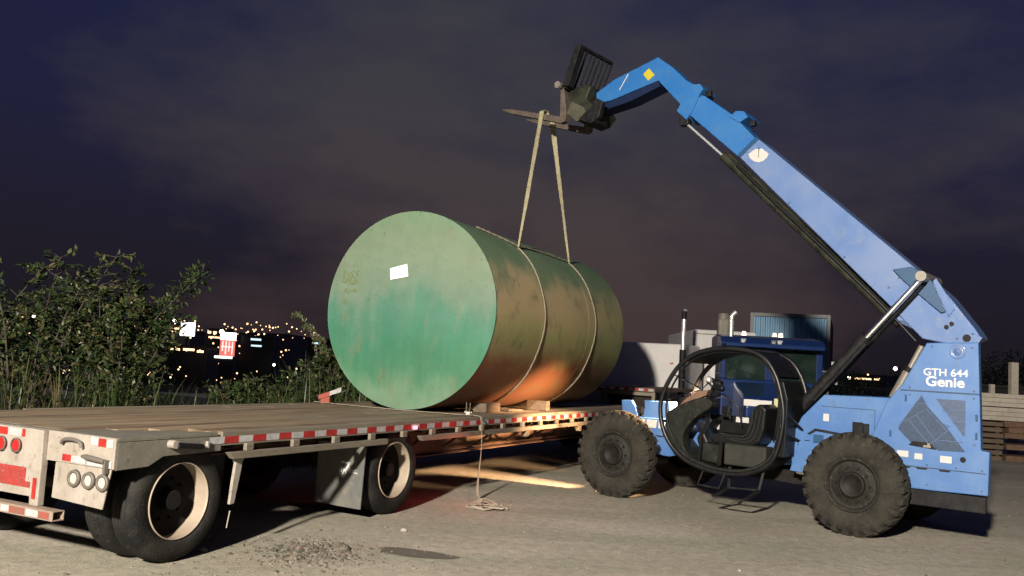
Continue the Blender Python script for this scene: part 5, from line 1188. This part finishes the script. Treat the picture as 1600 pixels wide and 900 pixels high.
mb = MB(); mb.box(-.25, -.13, .2, .24, 1.55, 2.0); mb.box(2.12, 2.24, .2, .24, 1.7, 2.15); mb.tube([(-.19, .24, 1.8), (.0, .5, 1.8)], .012, 6); mb.tube([(2.18, .24, 1.95), (2.0, .5, 1.95)], .012, 6); mb.build('side_mirror', M['chrome'], BS, .01)
for sx in (.12, 1.68):
    mb = MB(); mb.tube([(sx, -.6, .5), (sx + .26, -.6, .5)], .5, 30); mb.build('tyre', M['rubber_t'], BS, .04)
    mb = MB(); mb.tube([(sx, 3.2, .5), (sx + .26, 3.2, .5)], .5, 30); mb.build('tyre', M['rubber_t'], BS, .04)
mb = MB(); mb.box(.55, 1.45, 1.9, 4.0, .6, .85); mb.build('truck_frame', M['frame_dark'], BS)
q = stack(0, 0, .9, 3.12, .055, ''); q.parent = BS; q.location = (.42, 2.1, 0)
q = MB(); q.box(.12, .38, 2.02, 2.28, 1.0, 3.02); q.tube([(.25, 2.15, 3.0), (.25, 2.15, 3.12)], .12, 14); q.build('air_cleaner', M['steel_grey'], BS, .06, seg=3)
# blue container on a chassis
CB = empty('shipping_container', (7.3, 27.0, 1.12), R(-21), 'blue corrugated shipping container standing high behind the blue semi cab', 'container')
mb = MB(); nC = 15; wC = 2.3; pts = []
for i in range(nC):
    x0 = .10 + (wC - .2) * i / nC; dx = (wC - .2) / nC
    pts += [(x0, 0.0), (x0 + dx * .38, 0.0), (x0 + dx * .5, .05), (x0 + dx * .88, .05)]
pts.append((wC - .10, 0.0))
vs = [(a, b, .15) for a, b in pts] + [(a, b, 2.48) for a, b in pts]; k_ = len(pts)
mb.add(vs, [(i, i + 1, i + 1 + k_, i + k_) for i in range(k_ - 1)]); mb.build('end_wall', M['contblue'], CB)
mb = MB(); mb.box(0, .10, -.02, .12, 0, 2.6); mb.box(wC - .10, wC, -.02, .12, 0, 2.6); mb.box(.10, wC - .1, -.02, .10, 2.49, 2.6); mb.box(.1, wC - .1, -.02, .10, 0, .14); mb.build('corner_frame', mat('container_frame_pale', (.35, .33, .30), (.3, .34, .38), .6, 0, 6, .5), CB, .01)
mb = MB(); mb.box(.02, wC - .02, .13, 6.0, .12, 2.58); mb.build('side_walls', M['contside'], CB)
CHS = empty('container_chassis', (7.3, 27.0, 0), R(-21), 'dark wheeled chassis hidden beneath the blue container', 'trailer chassis')
mb = MB(); mb.box(.6, .75, .13, 6.2, .9, 1.11); mb.box(1.6, 1.75, .13, 6.2, .9, 1.11); mb.box(.0, 2.3, .0, .12, 1.0, 1.10); mb.build('chassis_beams', M['frame_dark'], CHS)
for sy in (4.4, 5.5):
    for sx in (.02, 2.14):
        mb = MB(); mb.tube([(sx, sy, .5), (sx + .28, sy, .5)], .5, 28); mb.build('tyre', M['rubber_t'], CHS, .04)

# stacked goods at the right
r_ = random.Random(9)
PS = empty('pale_block_stack', (12.35, 23.0, 1.02), R(-8), 'stack of pale flat slabs with ragged ends at the right edge', 'slab stack')
z = .0
for i in range(6):
    mb = MB(); dx = r_.uniform(-.08, .02); L_ = 1.55 + (.0 if i % 2 else -.14) + r_.uniform(-.1, .1)
    mb.box(-.75 + dx, L_, r_.uniform(0, .06), 1.2, z, z + .108); mb.build('slab', M['block'], PS, .01); z += .112 if i != 2 else .13
LS = empty('timber_stack', (12.3, 23.0, 0), R(-8), 'stack of brown timbers and pallets beneath the pale slabs', 'timber stack')
for i in range(7):
    for j, (x0, x1) in enumerate(((-.8, .48), (.56, 2.3))):
        if j and i in (1, 3): continue
        mb = MB(); mb.box(x0 + r_.uniform(-.05, .05), x1, r_.uniform(-.05, .05), 1.1, i * .145 + .0, i * .145 + (.105 if not j else .138))
        mb.build('timber', M['wood'] if j == 0 else mat('reddish_timber', (.22, .12, .075), (.28, .17, .10), .85, 0, 5, .5, (.1, .06, .04), .2, 30), LS, .008)
for dx in (-.6, -.1, .35):
    mb = MB(); 
    for i in range(6): mb.box(dx, dx + .09, .12, 1.0, i * .145 + .106, i * .145 + .144)
    mb.build('spacer', M['wood'], LS)
mb = MB(); mb.box(0, .20, 0, .2, 0, 2.60); o = mb.build('concrete_pillar', M['block'], bevel=.02); o.location = (14.1, 24.9, 0); tag(o, 'pale square concrete pillar standing behind the slab stack at the right edge', 'pillar')
mb = MB(); mb.box(0, .12, 0, .12, 0, 1.95); o = mb.build('fence_post', M['block'], bevel=.01); o.location = (13.35, 24.6, 0); tag(o, 'thin pale post just behind the slab stack beside the telehandler', 'post')
# low dark shed further back on the right
SH = empty('dark_shed', (20.2, 38.5, 0), R(-8), 'long low dark shed behind the slab stack', 'shed')
mb = MB(); mb.box(0, 12, 0, 5, 0, 1.9); mb.build('wall', M['darkbuild'], SH); mb = MB(); mb.prism([(-.2, 1.91), (12.2, 1.91), (12.2, 2.05), (-.2, 2.05)], -.2, 5.2); mb.build('roof', M['darkbuild'], SH, .01)

# ------------------------------------------------------------------ city on the hillside
def city_lamp(x, y, z, m_, r0, label, kindname='street_lamp'):
    g0 = H(x, y); h_ = max(1.5, z - g0)
    rt_ = empty(kindname, (x, y, z - h_), 0, label, 'street lamp', 'distant town lamps')
    q = MB(); q.tube([(0, 0, 0), (0, 0, h_ - r0)], [.10, .06], 6); q.build('pole', M['darkbuild'], rt_)
    bm = bmesh.new(); bmesh.ops.create_icosphere(bm, subdivisions=2, radius=r0); me = bpy.data.meshes.new('lamp_head'); bm.to_mesh(me); bm.free(); me.materials.append(m_)
    o = bpy.data.objects.new('lamp_head', me); COL.objects.link(o); o.parent = rt_; o.location = (0, 0, h_)
    return rt_
big = [(-112.6, 300, 9.2, 'lamp_w', .9, 'brightest distant lamp just left of the white lit board'), (-160.3, 300, 8.1, 'lamp_w', .5, 'white lamp second from the left edge, seen between shrubs'), (-138.1, 300, 6.8, 'lamp_w', .35, 'white lamp above the orange glow behind the broad shrub'), (-132.0, 300, 6.8, 'lamp_w', .42, 'white lamp right of the orange glow behind the broad shrub'), (-169.7, 300, 9.1, 'lamp_w', .42, 'white lamp nearest the left edge of the photo'), (-64.5, 200, 5.0, 'lamp_w', .50, 'white lamp at the upper left corner of the red lit sign'), (87.0, 200, 5.6, 'lamp_w', .42, 'white lamp on the horizon between lift cylinder and tower'), (76.7, 200, 3.0, 'lamp_w', .42, 'white lamp low beside the blue truck cab'), (-52.2, 200, -1.7, 'lamp_w', .30, 'low white lamp in the dark right of the red sign'), (-39.8, 200, 1.46, 'lamp_o', .2, 'amber lamp nearest the green tank')]
for x, y, z, mk, r0, lb in big: city_lamp(x, y, z, M[mk], r0, lb)
rc = random.Random(31)
small = [(-118.6, 300, 6.5), (-117, 300, 7.0), (-101.4, 300, 6.8), (-99.1, 300, 5.7), (-100.1, 300, 4.3), (-82.4, 300, 6.7), (-77.8, 300, 6.5), (-60.4, 200, 2.0), (-60.1, 200, .4), (-49.8, 200, 1.7), (-50.4, 200, .55), (-50.9, 200, .1), (-121.5, 300, 8.0), (-124, 300, 7.2), (-106, 300, 9.6), (-96, 300, 9.2), (-90, 300, 8.1), (-87, 300, 9.5), (-70, 300, 8.3), (-66, 300, 7.4), (-42, 200, 2.2), (-37.5, 200, 3.0), (-151, 300, 7.9), (-143, 300, 8.3), (-74.5, 200, .9), (-72, 200, .2), (-69, 200, .6), (80.9, 200, 3.9), (83.5, 200, 3.2)]
for _ in range(95):
    D_ = rc.choice([150, 190, 230, 270, 330, 400]); a_ = R(rc.uniform(-31, -11.5)); x_ = D_ * math.tan(a_); small.append((x_, D_, H(x_, D_) + rc.uniform(1.6, 6.5) * (.7 if D_ < 250 else 1)))
for _ in range(70):
    D_ = rc.uniform(330, 480); a_ = R(rc.uniform(-23, -12)); small.append((D_ * math.tan(a_), D_, H(D_ * math.tan(a_), D_) + rc.uniform(1.5, 5.5)))
proto = city_lamp(*small[0], M['lamp_o'], .30, 'small amber lamp dot among the distant town lights')
for x, y, z in small[1:]:
    c = copy_thing(proto, (x, y, proto.location[2] + z - small[0][2]), 0); k_ = rc.choice([.45, .55, .7, .9, 1.0]) * y / 300; k_ = max(k_, .3)
    for ch in c.children:
        if ch.name.startswith('lamp_head'): ch.scale = (k_, k_, k_)
def lit_building(x, y, z0, z1, wd, label, windows, m_, mw_, name='town_building'):
    rt_ = empty(name, (x, y, min(z0, H(x, y)) - .2), math.atan2(x, y) * -1, label, 'building'); b = rt_.location[2]
    q = MB(); q.box(-wd / 2, wd / 2, 0, 6, 0, z1 - b); q.build('wall', m_, rt_)
    for (a, c, zz0, zz1) in windows:
        q = MB(); q.box(a, c, -.06, -.01, zz0 - b, zz1 - b); q.build('window', mw_, rt_)
    return rt_
lit_building(-114, 306, 4.5, 8.3, 9, 'amber-lit low building just left of the white board', [(-4, -1.5, 6.6, 7.2), (-1, 1.2, 6.6, 7.2), (1.8, 4.2, 6.5, 7.2), (-3, 3.5, 5.6, 6.0)], M['darkbuild'], M['lamp_o'])
lit_building(-100, 308, 3.5, 7.8, 9, 'amber-lit building between the white board and the red sign', [(-4, -2.8, 5.9, 6.7), (-2.1, -1.0, 5.9, 6.7), (.3, 1.6, 5.6, 6.4), (-3.5, .2, 4.4, 4.9), (2.2, 4.2, 4.3, 4.6)], M['darkbuild'], M['lamp_o'])
lit_building(-57, 202, -2, 4.6, 7, 'dark building with two bluish lit strips right of the red sign', [(-1.4, .9, 3.5, 3.95), (-1.2, 1.1, 2.1, 2.5)], M['darkbuild'], M['lamp_c'])
lit_building(-42.6, 203, -2, 4.8, 6, 'dark building with one cool strip light left of the tank', [(-2.0, -.7, 3.5, 3.9)], M['darkbuild'], M['lamp_c'])
lit_building(-140, 306, 2, 6.2, 10, 'building with an orange-red lit front behind the broad shrub', [(-.5, 2.2, 2.2, 5.2)], M['darkbuild'], mat('lit_orange_front', (.8, .3, .1), None, .5, emit=(1, .28, .10), estr=.9))
lit_building(-73, 203, -2.5, 1.4, 9, 'low lit building below the white board', [(-3.5, -1.5, .2, .7), (-.8, 1.6, .3, .8), (2.2, 3.6, .0, .5)], M['darkbuild'], M['lamp_o'])
lit_building(81.6, 203, 0, 3.6, 8, 'building with amber windows on the right horizon', [(-2.6, 1.2, 2.75, 3.1), (1.8, 2.8, 2.8, 3.1)], M['darkbuild'], M['lamp_o'])
BB = empty('lit_board', (-107.9, 299, H(-107.9, 299)), math.atan2(-107.9, 299) * -1, 'square blank white illuminated board shining above the shrubs', 'lit board'); b = BB.location[2]
q = MB(); q.box(-2.35, 2.35, 0, .4, 4.5 - b, 9.1 - b); q.build('lit_face', M['board_w'], BB, .05)
q = MB(); q.box(-.3, .3, .1, .5, 0, 4.49 - b); q.build('post', M['darkbuild'], BB)
SG = empty('lit_sign_tower', (-62.6, 199, H(-62.6, 199)), math.atan2(-62.6, 199) * -1, 'red illuminated sign tower with a glowing white top right of the white board', 'lit sign'); b = SG.location[2]
q = MB(); q.box(-1.7, 1.7, 0, 1.2, 3.2 - b, 4.9 - b); q.build('white_cap', M['board_w'], SG, .05)
q = MB(); q.box(-1.6, 1.6, 0.02, 1.2, -.4 - b, 3.18 - b); q.build('red_body', M['sign_r'], SG)
q = MB()
for i, (a, c) in enumerate(((-1.2, -.9), (-.5, -.2), (.2, .45), (.9, 1.15))): q.box(a, c, -.03, .01, (.0 if i % 2 else .7) - b, 2.9 - b)
q.box(-1.4, 1.2, -.03, .01, 1.6 - b, 1.8 - b); q.build('pale_stripes', M['sign_p'], SG)
q = MB(); q.box(-2.6, 1.2, -.1, .0, -.9 - b, -.42 - b); q.build('lit_base', M['board_w'], SG)
q = MB(); q.box(-1.5, 1.5, .05, 1.1, 0, -.92 - b + .0); q.build('plinth', M['darkbuild'], SG)
